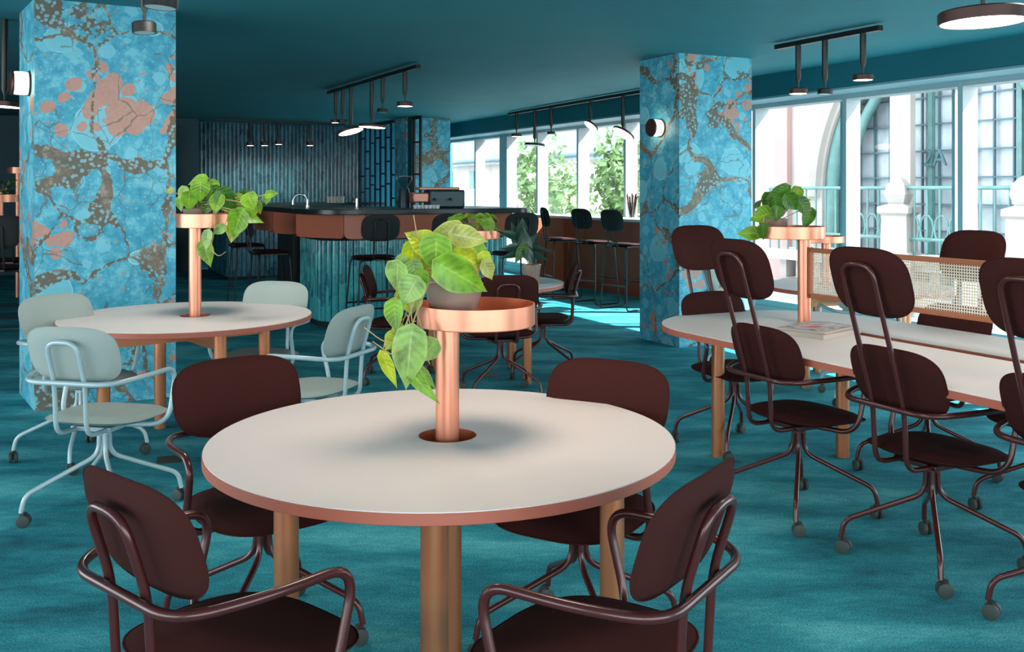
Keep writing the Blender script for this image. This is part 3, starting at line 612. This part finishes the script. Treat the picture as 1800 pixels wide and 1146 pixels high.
# terracotta facets: separate rounded panels
def rpanel(mb, a, b, z0, z1, th=.03, r=.07, out=0.0):
    a = Vector(a); b = Vector(b); d = (b-a); L = d.length; d.normalize(); nr = Vector((d.y, -d.x, 0)); pts = [(0, z1), (0, z0+r)]
    for k in range(1, 7): q = PI/2*k/6; pts.append((r-r*math.cos(q), z0+r-r*math.sin(q)))
    pts.append((L-r, z0))
    for k in range(1, 7): q = PI/2*k/6; pts.append((L-r+r*math.sin(q), z0+r-r*math.cos(q)))
    pts.append((L, z1)); n = len(pts)
    vs = [a+d*x+Vector((0, 0, z))+nr*(out+th/2) for x, z in pts]+[a+d*x+Vector((0, 0, z))+nr*(out-th/2) for x, z in pts]
    mb.add(vs, [tuple(range(n))[::-1], tuple(range(n, 2*n))]+[(i, (i+1) % n, n+(i+1) % n, n+i) for i in range(n)])
seg = [(2.62, 12.6), (2.70, 11.95), (2.60, 11.45), (2.74, 10.95), (2.62, 10.45), (2.95, 9.80), (3.13, 9.66), (3.45, 9.76), (4.05, 9.70), (4.45, 9.78), (4.86, 9.72)]
for i in range(len(seg)-1):
    mb = MB(); rpanel(mb, loc_(UV(*seg[i])), loc_(UV(*seg[i+1])), .955, ZB, .035, .06 if i < 7 else .015); mb.build('upper_panel', M['terra'], bar, ang=50)
mb = MB(); mb.prism(uvpoly([(2.78, 12.5), (2.78, 10.4), (3.05, 9.92), (3.2, 9.82), (4.8, 9.82), (4.8, 10.7), (3.4, 10.7), (3.4, 12.5)]), .93, ZB).build('carcass', M['black'], bar, smooth=False)
mb = MB(); base = [(2.76, 10.85)]+[(2.76, 10.25)]+arc(3.06, 10.15, .30, 180, 270, 6)+[(4.82, 9.85)]
for i in range(len(base)-1): ribs(mb, loc_(UV(*base[i])), loc_(UV(*base[i+1])), .08, .93, .062, .022)
mb.build('tiled_front', M['tile'], bar, ang=80)
MB().prism(uvpoly([(2.79, 10.85), (2.79, 10.3), (3.08, 9.9), (4.8, 9.9), (4.8, 10.85)]), .0, .93).build('plinth', M['black'], bar, smooth=False)
MB().prism(uvpoly([(4.8, 9.86), (4.83, 9.86), (4.83, 10.8), (4.8, 10.8)]), .0, 1.2).build('end_panel', M['terra'], bar, smooth=False)
MB().prism(uvpoly([(2.70, 11.0), (2.95, 11.0), (2.95, 11.75), (2.70, 11.75)]), 0, .96).build('pillar', M['black'], bar, smooth=False)
bb = empty('rear_bar', UV(4, 16.8), 0, 'rear service counter with dark blue ribbed tiles behind the bar stools', 'bar'); o2 = bb.location.copy()
mb = MB(); ribs(mb, UV(2.89, 17.9)-o2, UV(2.89, 16.1)-o2, .05, .96, .075, .025); ribs(mb, UV(2.89, 16.1)-o2, UV(4.9, 16.1)-o2, .05, .96, .075, .025); mb.build('tiled_front', M['tileblue'], bb, ang=80)
MB().uvbox(2.93-0, 4.9, 16.14, 18.0, 0, .97).build('carcass', M['black'], bb, smooth=False, loc=-o2)
MB().uvbox(2.75, 5.0, 15.95, 18.1, .97, 1.02).build('countertop', M['black'], bb, smooth=False, loc=-o2)
MB().uvbox(2.8, 6.3, 18.15, 18.6, 1.16, 1.22).build('back_shelf', M['black'], bb, smooth=False, loc=-o2)
# taps
def tap(px, py, label, sc_=1.0):
    D = 11.0; b = PD(px, py, D); b.z = ZT
    t = empty('tap', b, ANG*0+.3, label, 'tap')
    h = .13*sc_; w = .16*sc_
    MB().lathe([(0, 0), (.022, 0), (.022, .02), (0, .02)], n=16).build('base', M['chrome'], t)
    MB().tube([(0, 0, 0)]+[( -w/2+w/2*math.cos(a*PI/10), 0, h*.55+h*.6*math.sin(a*PI/10)) for a in range(11)]+[(-w, 0, h*.25)], .011, 12).build('spout', M['chrome'], t); return t
tap(540, 362, 'chrome gooseneck tap at the left end of the bar top'); 
t = empty('tap', PD(627, 362, 11.0), 0, 'short upright chrome tap on the bar top before the lattice screen', 'tap'); t.location.z = ZT
MB().tube([(0, 0, 0), (0, 0, .10)], .014, 12).build('body', M['chrome'], t); MB().tube([(0, 0, .09), (-.03, -.02, .105), (-.035, -.025, .06)], .008).tube([(0, 0, .10), (.03, 0, .115)], .005).build('spout', M['chrome'], t)
# lattice screen of black metal bars, floor to ceiling, towards the back wall
t = empty('lattice_screen', UV(5.95, 16.9), 0, 'black metal lattice screen before the blue back wall', 'screen'); o3 = t.location.copy()
mb = MB(); rn = random.Random(4)
pa = PD(722, 300, 16.75); pb = UV(5.93, 18.62)
pa = UV(6.02, 15.55); 
dd = (pb-pa); Ls = dd.length; dd.normalize()
def bar_(x, z0, z1, w=.035): mb.box(pa+dd*x+Vector((0, 0, (z0+z1)/2))-o3, (w, .03, z1-z0), (dd, Vector((-dd.y, dd.x, 0)), Vector((0, 0, 1))))
nb = 11
for i in range(nb+1): bar_(Ls*i/nb, 0, CEIL-.01, .035 if 0 < i < nb else .06)
for i in range(nb):
    for k in range(3):
        z = 1.25+k*.45+rn.uniform(0, .35)
        mb.box(pa+dd*(Ls*(i+.5)/nb)+Vector((0, 0, z))-o3, (Ls/nb, .03, .03), (dd, Vector((-dd.y, dd.x, 0)), Vector((0, 0, 1))))
mb.build('lattice', M['blackm'], t, smooth=False)
MB().box(pa+dd*(Ls/2)+Vector((0, 0, CEIL-.03))-o3, (Ls, .05, .05), (dd, Vector((-dd.y, dd.x, 0)), Vector((0, 0, 1)))).build('top_rail', M['blackm'], t, smooth=False)
MB().box(pa+dd*.42+Vector((0, 0, CEIL/2))-o3, (.20, .08, CEIL-.02), (dd, Vector((-dd.y, dd.x, 0)), Vector((0, 0, 1)))).build('post', M['walldark'], t, smooth=False)
# coffee machine, grinder, cups, glasses
b = PD(785, 360, 11.4); b.z = ZT
b = Vector((-.78, 10.75, ZT)); cm = empty('coffee_machine', b, .25, 'dark coffee machine with copper-toned top on the bar', 'coffee machine')
MB().box((.05, .15, .10), (.40, .42, .20)).build('body', M['machine'], cm, bevel=.02)
MB().prism([(-.33, -.05), (-.15, -.05), (-.15, .36), (-.33, .36)], .06, .17).build('side_housing', M['clayjar'], cm, bevel=.015)
MB().box((-.03, .15, .215), (.45, .36, .03)).build('top_tray', M['clayjar'], cm, bevel=.008)
for x in (-.1, .08): MB().tube([(x, -.06, .10), (x, -.18, .09)], .012).build('handle', M['blackm'], cm)
gr = empty('coffee_grinder', Vector((-1.22, 10.95, ZT)), 0, 'coffee grinder with clear hopper standing left of the coffee machine', 'grinder')
MB().lathe([(0, 0), (.07, 0), (.06, .18), (.05, .22), (0, .22)], n=24).build('body', M['machine'], gr); MB().lathe([(.03, .22), (.09, .32), (.09, .36), (.085, .36), (.085, .32), (.025, .22)], n=24).build('hopper', M['cupglass'], gr)
cup0 = None
for i in range(7):
    x = -1.03+i*.04; p = Vector((x+.0, 10.28+.015*(i % 3), ZT))
    if cup0 is None:
        cup0 = MB().lathe([(0, 0), (.018, 0), (.024, .04), (.021, .04), (.015, .004), (0, .004)], n=16).build('glass_cup', mat('cup_white', (.75, .78, .78), .1), loc=p); o = cup0
    else: o = cup0.copy(); C.objects.link(o); o.location = p
    tag(o, 'small pale cup before the coffee machine, %s in the row' % ('leftmost', 'second from left', 'third from left', 'the middle one', 'third from right', 'second from right', 'rightmost')[i], 'cup', 'cups on the bar top before the coffee machine')
g0 = None
for i in range(5):
    p = PD(578+i*6, 356, 18.0); p.z = 1.221
    if g0 is None: g0 = MB().lathe([(0, 0), (.03, 0), (.035, .12), (.031, .12), (.027, .01), (0, .01)], n=16).build('drinking_glass', mat('glass_pale', (.6, .58, .55), .1), loc=p); o = g0
    else: o = g0.copy(); C.objects.link(o); o.location = p
    tag(o, 'pale glass on the back shelf against blue tiles, %s of five' % ('leftmost', 'second from left', 'the middle one', 'second from right', 'rightmost')[i], 'glass', 'glasses on the back shelf')
jar = empty('cutlery_pot', UV(7.45, 11.2, 1.075), 0, 'tall glass pot of dark utensils on the window counter', 'pot')
MB().lathe([(0, 0), (.05, 0), (.075, .22), (.071, .22), (.047, .01), (0, .01)], n=24).build('body', M['cupglass'], jar)
for i in range(9):
    a = i*.7; MB().tube([(.02*math.cos(a), .02*math.sin(a), .01), (.07*math.cos(a), .07*math.sin(a), .30+.02*(i % 3))], .009, 8).build('utensil', M['clayjar'] if i % 2 else M['blackm'], jar)
# window counter
wc = empty('window_counter', UV(7.4, 11), 0, 'narrow window counter with dark red front panels behind the bar stools', 'counter'); o4 = wc.location.copy()
MB().uvbox(7.2, UW-.03, 9.6, 14.3, 1.035, 1.07).build('countertop', mat('pale_counter', (.55, .58, .58), .3), wc, smooth=False, loc=-o4, bevel=0)
for (v0_, v1_) in ((9.6, 11.2), (11.2, 12.7), (12.7, 14.2)):
    MB().uvbox(7.42, 7.46, v0_+.003, v1_-.003, .0, 1.03).build('front_panel', M['redpanel'], wc, smooth=False, loc=-o4)
MB().uvbox(6.95, 7.44, 13.05, 13.15, 0, 1.03).build('end_panel', M['terra'], wc, smooth=False, loc=-o4)

# ------------------------------------------------------------------ bar stools
def make_stool():
    t = empty('bar_stool'); 
    def ps(a, b_, c): return Vector((a, b_, .80+c+.25*b_*b_*(-1 if b_ > 0 else 1)))
    pad(MB(), .42, .40, .032, ps, 3.2).build('seat', M['stoolseat'], t, ang=80)
    tl = math.radians(10); 
    def pb(a, b_, c): return Vector((a, -.245-b_*math.sin(tl)+c, 1.095+b_*math.cos(tl)))
    pad(MB(), .40, .27, .03, pb, 3.2, .4).build('backrest', M['stoolpad'], t, ang=80)
    P = [(-.07, -.02, .775), (-.07, -.215, .775), (-.07, -.275, 1.17), (.07, -.275, 1.17), (.07, -.215, .775), (.07, -.02, .775)]
    MB().tube(fillet(P, .045), .0085, 8).build('back_frame', M['blackm'], t)
    for s in (-1, 1):
        P = [(s*.06, .16, .775), (s*.185, .16, .775), (s*.235, .21, .012), (s*.235, -.21, .012), (s*.185, -.16, .775), (s*.06, -.16, .775)]
        MB().tube(fillet(P, .05), .009, 8).build('leg_frame', M['blackm'], t)
    MB().tube([(-.212, .185, .33), (.212, .185, .33)], .009, 8).build('footrest', M['blackm'], t)
    MB().tube([(-.215, -.188, .30), (.215, -.188, .30)], .009, 8).build('footrest', M['blackm'], t)
    MB().box((0, 0, .775), (.36, .30, .014)).build('seat_plate', M['blackm'], t)
    return t
st0 = make_stool(); used = False
def stool(loc, f, label, group='bar stools'):
    global used
    o = dup(st0) if used else st0
    used = True
    face(o, loc, f, label, group, 'stool')
def Vdir(x, v): D = v/(-.4472*(x-900)/1700+.8944); return Vector(((x-900)/1700*D, D, 0))
def Udir(x, u): D = u/(.8944*(x-900)/1700+.4472); return Vector(((x-900)/1700*D, D, 0))
stool(Vdir(656, 9.28), NV, 'black bar stool with its back to the camera, leftmost along the tiled bar front')
stool(Vdir(776, 9.28), NV, 'black bar stool at the bar front, half hidden by the nearest trailing plant')
stool(Vdir(900, 9.28), NV, 'black bar stool at the right end of the bar front, behind the rubber plant')
stool((-2.62, 10.5, 0), NU, 'nearer of two black bar stools at the left side of the bar')
stool((-3.22, 11.8, 0), NU, 'farther of two black bar stools at the left side of the bar')
gs = 'bar stools at the window counter'
stool(Udir(1100, 6.55), (.8, .6), 'black bar stool at the window counter, beside the right column', gs)
stool(Udir(1046, 6.55), (.8, .6), 'black bar stool, middle of three at the window counter', gs)
stool(Udir(987, 6.5), (.95, .25), 'brown-lit black bar stool at the window counter, nearest to the bar end', gs)

# ------------------------------------------------------------------ ceiling lamps
def lamp_head(t, p, r, h, tilt, lit, rod_top, rod_r=.021, colr='lampblack'):
    """rod from the track down to p, then a disc head that can tilt"""
    p = Vector(p)
    MB().lathe([(0, rod_top), (rod_r*1.15, rod_top), (rod_r*1.15, min(rod_top-.01, p.z+h+.09)), (rod_r*.4, min(rod_top-.02, p.z+h+.05)), (rod_r*.4, p.z+h*.5), (0, p.z+h*.5)], (p.x, p.y, 0), 16).build('rod', M['lampblack'], t)
    ax = Vector((math.sin(tilt), abs(math.sin(tilt))*.4, math.cos(tilt))).normalized()
    hd = MB().lathe([(0, h), (r-.006, h), (r, h-.006), (r, 0), (r-.008, 0), (r-.008, .006), (0, .006)], p, 40, ax).build('shade', M['lampred'] if lit else M['lampblack'], t, ang=40)
    MB().lathe([(0, .001), (r-.009, .001), (r-.009, .0045), (0, .0045)], p, 40, ax).build('diffuser', M['glow'] if lit else M['off'], hd, ang=40)
def track(name, p0, p1, heads, label, z=CEIL):
    p0 = Vector(p0); p1 = Vector(p1); t = empty(name, (p0+p1)/2, 0, label, 'light'); o = t.location.copy(); d = (p1-p0); L = d.length; d.normalize()
    MB().box((p0+p1)/2-o+Vector((0, 0, -.021)), (L, .05, .040), (d, Vector((-d.y, d.x, 0)), Vector((0, 0, 1)))).build('track', M['blackm'], t, smooth=False)
    for (px, py, r, h, tilt, lit) in heads:
        # head stands under the track where the pixel column meets it
        k = (px-CX)/F; s = (k*p0.y-p0.x)/(d.x-k*d.y); q = p0+d*s; zz = H-(py-CY)/F*q.y
        lamp_head(t, Vector((q.x, q.y, zz))-o, r, h, tilt, lit, CEIL-.042-o.z)
    return t
def PC(px, py): return PZ(px, py, CEIL-.02)
track('track_light', PC(578, 160), PC(735, 113), [(591, 216, .065, .04, 0, 1), (603, 216, .065, .04, 0, 0), (617, 232, .155, .03, -.28, 1), (654, 224, .155, .03, .06, 1), (673, 198, .065, .04, .1, 0), (712, 187, .085, .045, 0, 1)], 'black ceiling track with six hanging spots left of centre, before the bar')
p0 = PC(895, 198); p1 = PC(1128, 158); p1b = p0+(p1-p0)*1.12
track('track_light', p0, p1b, [(908, 240, .085, .045, 0, 1), (940, 256, .155, .035, .08, 0), (969, 236, .06, .04, 0, 0), (1038, 222, .11, .03, .65, 1), (1095, 236, .155, .03, .55, 1)], 'black ceiling track with five hanging spots before the far windows')
track('track_light', PC(1365, 79), PC(1548, 44), [(1403, 165, .078, .045, 0, 1), (1450, 166, .06, .045, .05, 0), (1517, 141, .078, .045, 0, 1)], 'black ceiling track with three hanging spots right of the right column')
pp = PD(1728, 40, 3.57); t = empty('disc_pendant', pp, 0, 'large lit disc pendant in the upper right corner', 'light', 'disc pendants')
lamp_head(t, (0, 0, 0), .155, .045, -.02, 1, CEIL-.002-pp.z)
pp = PD(282, 14, 4.47); t = empty('spot_pendant', pp, 0, 'small unlit hanging spot cut off by the top edge, before the left column', 'light', 'hanging spots before the left column')
lamp_head(t, (0, 0, 0), .078, .05, .06, 0, CEIL-.002-pp.z)
pp = PD(254, 58, 5.4); t = empty('spot_pendant', pp, 0, 'small black hanging spot before the left column, the lower of two', 'light', 'hanging spots before the left column')
lamp_head(t, (0, 0, 0), .065, .06, -.05, 0, CEIL-.002-pp.z); 
pp = Vector((T1[0]+.20, T1[1]+.0, 2.12)); t = empty('disc_pendant', pp, 0, 'lit disc pendant hanging above the nearest round table', 'light', 'disc pendants')
lamp_head(t, (0, 0, 0), .30, .045, 0, 1, CEIL-.002-pp.z)
al = bpy.data.lights.new('pendant_light', 'AREA'); al.shape = 'DISK'; al.size = .58; al.energy = 6.5; al.color = (1, .74, .64)
ao = bpy.data.objects.new('pendant_light', al); C.objects.link(ao); ao.location = pp+Vector((0, 0, -.01))
for (xy, z, e, lab) in (((T2[0]+.35, T2[1]-.45), 2.64, 17, 'added out-of-view disc lamp that brightens the left round table'), ((UV(3.65, 2.6).x, UV(3.65, 2.6).y), 2.50, 9, 'added out-of-view disc lamp that brightens the long table')):  # two lamps added out of view to brighten these table tops
    t = empty('disc_pendant', (xy[0], xy[1], z), 0, lab, 'light', 'disc pendants'); lamp_head(t, (0, 0, 0), .30, .045, 0, 1, CEIL-.002-z, .010)
    al = bpy.data.lights.new('pendant_light', 'AREA'); al.shape = 'DISK'; al.size = .58; al.energy = e; al.color = (1, .93, .88)
    ao = bpy.data.objects.new('pendant_light', al); C.objects.link(ao); ao.location = (xy[0], xy[1], z-.01)
pp = PD(8, 188, 7.2); t = empty('disc_pendant', pp, 0, 'lit disc pendant at the left edge behind the left column', 'light', 'disc pendants')
lamp_head(t, (0, 0, 0), .13, .04, .05, 1, CEIL-.002-pp.z)
# spots over the rear counter
q0 = UV(2.95, 17.6, CEIL-.02); q1 = UV(5.3, 17.6, CEIL-.02)
track('track_light', q0, q1, [(440, 256, .07, .07, 0, 1), (465, 256, .07, .07, 0, 1), (490, 254, .07, .07, 0, 1), (545, 256, .07, .07, 0, 1)], 'black ceiling track with four spots before the blue tiled wall')
for px in (440, 465, 490, 545):
    k = (px-CX)/F; d = (q1-q0).normalized(); s = (k*q0.y-q0.x)/(d.x-k*d.y); q = q0+d*s
    sl = bpy.data.lights.new('spot_light', 'SPOT'); sl.energy = 22; sl.spot_size = 2.0; sl.spot_blend = .6; sl.color = (1, .82, .7); sl.shadow_soft_size = .05
    so = bpy.data.objects.new('spot_light', sl); C.objects.link(so); so.location = (q.x, q.y, 2.22); so.rotation_euler = (NV*.55+Vector((0, 0, -1))).to_track_quat('-Z', 'Y').to_euler()
# wall sconces
def sconce(p, nrm, label):
    t = empty('wall_sconce', p, 0, label, 'light', 'drum sconces on the columns')
    MB().lathe([(0, 0), (.085, 0), (.085, .012), (0, .012)], (0, 0, 0), 40, nrm).build('back_plate', M['lampred'], t)
    MB().lathe([(.074, .012), (.078, .03), (.078, .085), (.074, .10)], (0, 0, 0), 40, nrm).build('diffuser', M['glowhi'], t)
    MB().lathe([(0, .118), (.080, .118), (.086, .112), (.086, .10), (0, .10)], (0, 0, 0), 40, nrm).build('cap', M['lampred'], t)
na = Vector((B.x-A.x, B.y-A.y, 0)).normalized(); nl = Vector((-na.y, na.x, 0))
if nl.x > 0: nl = -nl
p = Vector((A.x, A.y, 0))+na*.22; p.z = H+(333-147)/F*p.y; sconce(p+nl*.001, nl, 'lit drum sconce on the left column')
p = A2+NV*.30; p.z = H+(333-225)/F*p.y; sconce(p-NU*.001, -NU, 'lit drum sconce on the right column')

# ------------------------------------------------------------------ far left corner behind the left column
q = PZ(-30, 455, .74)
sh = empty('sideboard_table', (q.x-.25, q.y, 0), 0, 'salmon-topped high table at the left edge behind the left column', 'table'); 
MB().box((0, 0, .98), (1.3, .9, .05)).build('tabletop', mat('salmon_top', (.75, .38, .30), .4), sh, bevel=.004)
for x in (-.55, .55):
    for y in (-.35, .35): MB().box((x, y, .48), (.05, .05, .95)).build('leg', M['bronze'], sh, smooth=False)
for (px, D, lab) in ((6, 8.4, 'nearer'), (22, 9.3, 'farther')):
    o = dup(st0); face(o, ((px-900)/1700*D, D, 0), (-.2, 1), 'black bar stool at the left edge behind the left column, the %s one' % lab, 'bar stools at the left edge', 'stool')
w1 = empty('planter_shelf', PD(0, 355, 9.8), 0, 'copper planter tray at the left edge holding a dark plant', 'planter')
MB().lathe([(0, 0), (.17, 0), (.17, .075), (.166, .075), (.166, .006), (0, .006)], n=48).build('tray', M['copper'], w1, ang=30); MB().lathe([(.03, 1.006-w1.location.z), (.03, 0)], n=20).build('post', M['copper'], w1)
plant('potted_plant', 'small dark plant in a terracotta pot in the copper tray at the left edge', w1.location+Vector((.03, 0, .007)), [], [], (.045, .05, .09), 'clayjar', None, seed=12, fillc=(26, .10, .14, .07, [4, 5, 4]))
wl = empty('planter_shelf', PD(30, 305, 12.5), 0, 'small copper tray high at the left edge behind the left column', 'planter')
MB().lathe([(0, 0), (.12, 0), (.12, .08), (.116, .08), (.116, .006), (0, .006)], n=40).build('tray', M['copper'], wl, ang=30); MB().lathe([(.025, -1.6), (.025, 0)], n=20).build('post', M['copper'], wl)
hp = empty('hanging_plant', UV(2.20, VB-1.05, 2.55), 0, 'small hanging green plant under the ceiling right of the left column', 'plant')
fo = MB(); fo.a = []
for i in range(30): fo.cur = 4; leaf(fo, Vector((random.uniform(-.08, .08), random.uniform(-.08, .08), random.uniform(-.35, 0))), Vector((random.uniform(-1, 1), random.uniform(-1, 1), -.8)), Vector((0, -1, .3)), .09, .06)
fo.build('foliage', LM, hp, ang=80); MB().tube([(0, 0, -.3), (0, 0, CEIL-2.55)], .006).build('stem', M['stem'], hp)
# floor sockets
for (px, py, lab) in ((300, 808, 'dark floor socket plate in the carpet under the left round table'), (862, 660, 'dark floor socket plate in the carpet under the far round table')):
    p = PZ(px, py, 0); o = MB().box((0, 0, .002), (.14, .14, .004)).build('floor_socket', M['casterhub'], loc=p, smooth=False); o.rotation_euler = (0, 0, .3); tag(o, lab, 'floor socket', 'floor sockets')

# ------------------------------------------------------------------ outside
struct(MB().uvbox(UW+1.0, 60, -40, 80, -4.2, -4.0).build('ground', M['pavement'], smooth=False))
UF = 16.0
def FP(px, py, u=UF):
    k = (px-CX)/F; D = u/(.8944*k+.4472); P = Vector((k*D, D, 0)); return (NV.dot(P), H-(py-CY)/F*D)
bld = empty('ornate_building', UV(UF, 8, -4), 0, 'pale stone building with big arched green window across the street', 'building'); ob = bld.location.copy()
def fbox(name, u0, u1, v0, v1, z0, z1, m, par=bld, org=None): return MB().uvbox(u0, u1, v0, v1, z0, z1).build(name, m, par, loc=-(org or ob), smooth=False)
vL, _ = FP(1345, 300); vA, _ = FP(1600, 300); vAr, _ = FP(1800, 300)
# wall with an arched opening: ring of blocks
vc = FP(1640, 300)[0]; Rr = abs(FP(1445, 340)[0]-vc); zs = FP(1445, 345)[1]
mb = MB(); n = 40; zt = 9.0; vlo = vc-Rr-6; vhi = vL
pts = []
for i in range(n+1):
    a = PI*i/n; pts.append((vc+Rr*math.cos(a), zs+Rr*1.15*math.sin(a)))
def quad(mb, a, b, c, d, u0, u1):
    P = [UV(u, v, z) for u in (u0, u1) for v, z in (a, b, c, d)]; mb.add(P, [(0, 1, 2, 3), (7, 6, 5, 4), (0, 4, 5, 1), (1, 5, 6, 2), (2, 6, 7, 3), (3, 7, 4, 0)])
for i in range(n): quad(mb, pts[i], pts[i+1], (pts[i+1][0], zt), (pts[i][0], zt), UF, UF+.8)
mb.uvbox(UF, UF+.8, vc+Rr, vhi, -4, zt); mb.uvbox(UF, UF+.8, vlo, vc-Rr, -4, zt)
mb.build('wall', M['plaster'], bld, loc=-ob, smooth=False)
fbox('pink_bay', UF-.15, UF+.6, FP(1392, 300)[0], FP(1352, 300)[0], -4, zt, M['pinkwall'])
mb = MB()
for (rr, u, w) in ((Rr-.12, UF+.2, .16), (Rr-.45, UF+.35, .12)):
    P = [UV(u, vc+rr*math.cos(PI*i/n), zs+rr*1.15*math.sin(PI*i/n)) for i in range(n+1)]; P = [UV(u, vc+rr, -.2)]+P+[UV(u, vc-rr, -.2)]; mb.tube(P, w, 10)
mb.build('arch_ribs', M['greensteel'], bld, loc=-ob)
P = [UV(UF-.05, vc+(Rr+.25)*math.cos(PI*i/n), zs+(Rr+.25)*1.15*math.sin(PI*i/n)) for i in range(n+1)]
MB().tube(P, .2, 8).build('arch_moulding', M['plaster'], bld, loc=-ob)
fbox('glazing', UF+.72, UF+.76, vc-Rr, vc+Rr, -.5, zs+Rr*1.2, M['outglass'])
mb = MB(); 
z = .6
while z < zs+Rr*1.15: mb.uvbox(UF+.62, UF+.68, vc-Rr, vc+Rr, z, z+.03); z += .55
v = vc-Rr
while v < vc+Rr: mb.uvbox(UF+.62, UF+.68, v, v+.03, -.3, zs+Rr*1.15); v += .42
mb.build('glazing_bars', M['steelblue'], bld, loc=-ob, smooth=False)
for px in (1604, 1655, 1760):
    v = FP(px, 300)[0]; fbox('green_post', UF+.5, UF+.6, v-.05, v+.05, -.4, zs+Rr*1.1, M['greensteel'])
v = FP(1585, 300)[0]; fbox('stone_pilaster', UF-.05, UF+.1, v-.26, v+.26, -4, zt, M['plaster'])
# balcony with parapet, brackets, pedestals and green rail
va = FP(1428, 430)[0]
fbox('balcony_slab', UF-1.3, UF, vlo, va, -.05, .18, M['plaster'])
for i in range(16): v = va-.25-i*.5; fbox('bracket', UF-1.1, UF, v-.1, v+.1, -.45, -.05, M['plaster'])
def pedestal(px):
    v = FP(px, 380, UF-1.3)[0]; t_ = MB(); c_ = UV(UF-1.25, v)
    t_.lathe([(0, -1.4), (.50, -1.4), (.50, .0), (.56, .05), (.56, .2), (.36, .3), (.34, .98), (.42, 1.03), (.42, 1.14), (.20, 1.2), (.28, 1.38), (.24, 1.55), (.12, 1.66), (0, 1.72)], c_, 4); t_.build('stone_pedestal', M['plaster'], bld, loc=-ob, smooth=False)
pedestal(1577); pedestal(1800)
mb = MB()
for z in (.55, 1.5): mb.tube([UV(UF-1.25, vlo, z), UV(UF-1.25, va+.1, z)], .035, 8)
v = va
while v > vlo: mb.tube([UV(UF-1.25, v, .15), UV(UF-1.25, v, 1.5)], .022, 6); v -= .28
for k in range(8):
    v = FP(1640, 380, UF-1.25)[0]-.5+k*.32; mb.tube([UV(UF-1.25, v+.15*math.cos(a/10*2*PI), .75+.25*math.sin(a/10*2*PI)) for a in range(11)], .02, 6)
mb.build('balcony_rail', M['greensteel'], bld, loc=-ob)
# arched pediment over the lower part
P = [UV(UF-1.35, FP(1680, 400, UF-1.3)[0]+2.2*math.cos(PI*i/20), -.35+.55*math.sin(PI*i/20)) for i in range(21)]
MB().tube(P, .10, 8).build('pediment', M['plaster'], bld, loc=-ob)
fbox('parapet', UF-1.4, UF-.2, vlo, va, -4, -.5, M['plaster'])
# writing in the arched window
tx = bpy.data.curves.new('window_lettering', 'FONT'); tx.body = "2A"; tx.size = .50; tx.extrude = .02
to = bpy.data.objects.new('window_lettering', tx); C.objects.link(to); to.parent = bld
vt, zt2 = FP(1622, 292, UF+.45); to.location = UV(UF+.45, vt, zt2)-ob
to.rotation_euler = (PI/2, 0, math.atan2(NV.y, NV.x)+PI); tx.materials.append(M['steelblue'])
dg = bpy.context.evaluated_depsgraph_get(); tme = bpy.data.meshes.new_from_object(to.evaluated_get(dg)); tw2 = bpy.data.objects.new('window_lettering', tme); C.objects.link(tw2); tw2.parent = bld; tw2.location = to.location; tw2.rotation_euler = to.rotation_euler; bpy.data.objects.remove(to)
# far pale building with slate roof
UG = 21.0; b2 = empty('pale_building', UV(UG, 30, -4), 0, 'plain pale building with slate roof seen through the far windows', 'building'); og = b2.location.copy()
v0g = FP(1130, 300, UG)[0]; v1g = 75; 
fbox('wall', UG, UG+6, v0g-3, v1g, -4, 3.0, M['plaster'], b2, og)
mb = MB(); P = [UV(UG-.5, v0g-3, 2.9), UV(UG-.5, v1g, 2.9), UV(UG+5, v1g, 9.5), UV(UG+5, v0g-3, 9.5)]; P2 = [p+Vector((0, 0, -.2)) for p in P]
mb.add(P+P2, [(0, 1, 2, 3), (7, 6, 5, 4), (0, 4, 5, 1), (1, 5, 6, 2), (2, 6, 7, 3), (3, 7, 4, 0)]); mb.build('roof', M['roof'], b2, loc=-og, smooth=False)
MB().tube([UV(UG-.55, v0g-3, 2.92), UV(UG-.55, v1g, 2.92)], .09, 8).build('gutter', M['steelblue'], b2, loc=-og)
for (x0, x1, y0, y1) in ((826, 834, 301, 331), (788, 796, 302, 330), (985, 1018, 306, 338), (1062, 1086, 318, 330)):
    va_, z1_ = FP(x0, y0, UG); vb_, z0_ = FP(x1, y1, UG); f_ = fbox('window', UG-.04, UG+.05, vb_, va_, z0_, z1_, M['greensteel'], b2, og)
# trees beyond the windows: each crown a mass of leaves
def tree(px, py, D, r, h, label, n=900, seed=1):
    c = PD(px, py, D); t = empty('street_tree', (c.x, c.y, -4), 0, label, 'tree', 'street trees outside'); rn = random.Random(seed)
    mb = MB()
    for i in range(n):
        a, b_ = rn.uniform(0, 2*PI), rn.uniform(-1, 1); q = rn.uniform(.35, 1)**.5; s = math.sqrt(1-b_*b_); k = 1+.35*math.sin(a*3+b_*5)
        p = Vector((r*q*s*math.cos(a)*k, r*q*s*math.sin(a)*k, c.z+4+h*q*b_*k)); d = Vector((rn.uniform(-1, 1), rn.uniform(-1, 1), rn.uniform(-1, .6))).normalized(); e = d.orthogonal().normalized(); L = rn.uniform(.12, .26)
        mb.add([p, p+d*L*.5+e*L*.3, p+d*L, p+d*L*.5-e*L*.3], [(0, 1, 2, 3)])
    mb.build('foliage', M['treeleaf'], t, smooth=False); MB().tube([(0, 0, 0), (.1, 0, (c.z+4)*.6), (0, .1, c.z+4)], .14, 10, r1=.05).build('trunk', M['bark'], t)
tree(942, 325, 24, .7, 1.2, 'slim leafy tree outside, left of the two lamps before the far windows', 900, 1)
tree(1000, 345, 29, .75, .9, 'low leafy tree outside behind the middle far window', 700, 2)
tree(1090, 320, 21, .62, 1.1, 'leafy tree outside just left of the right column', 900, 3)
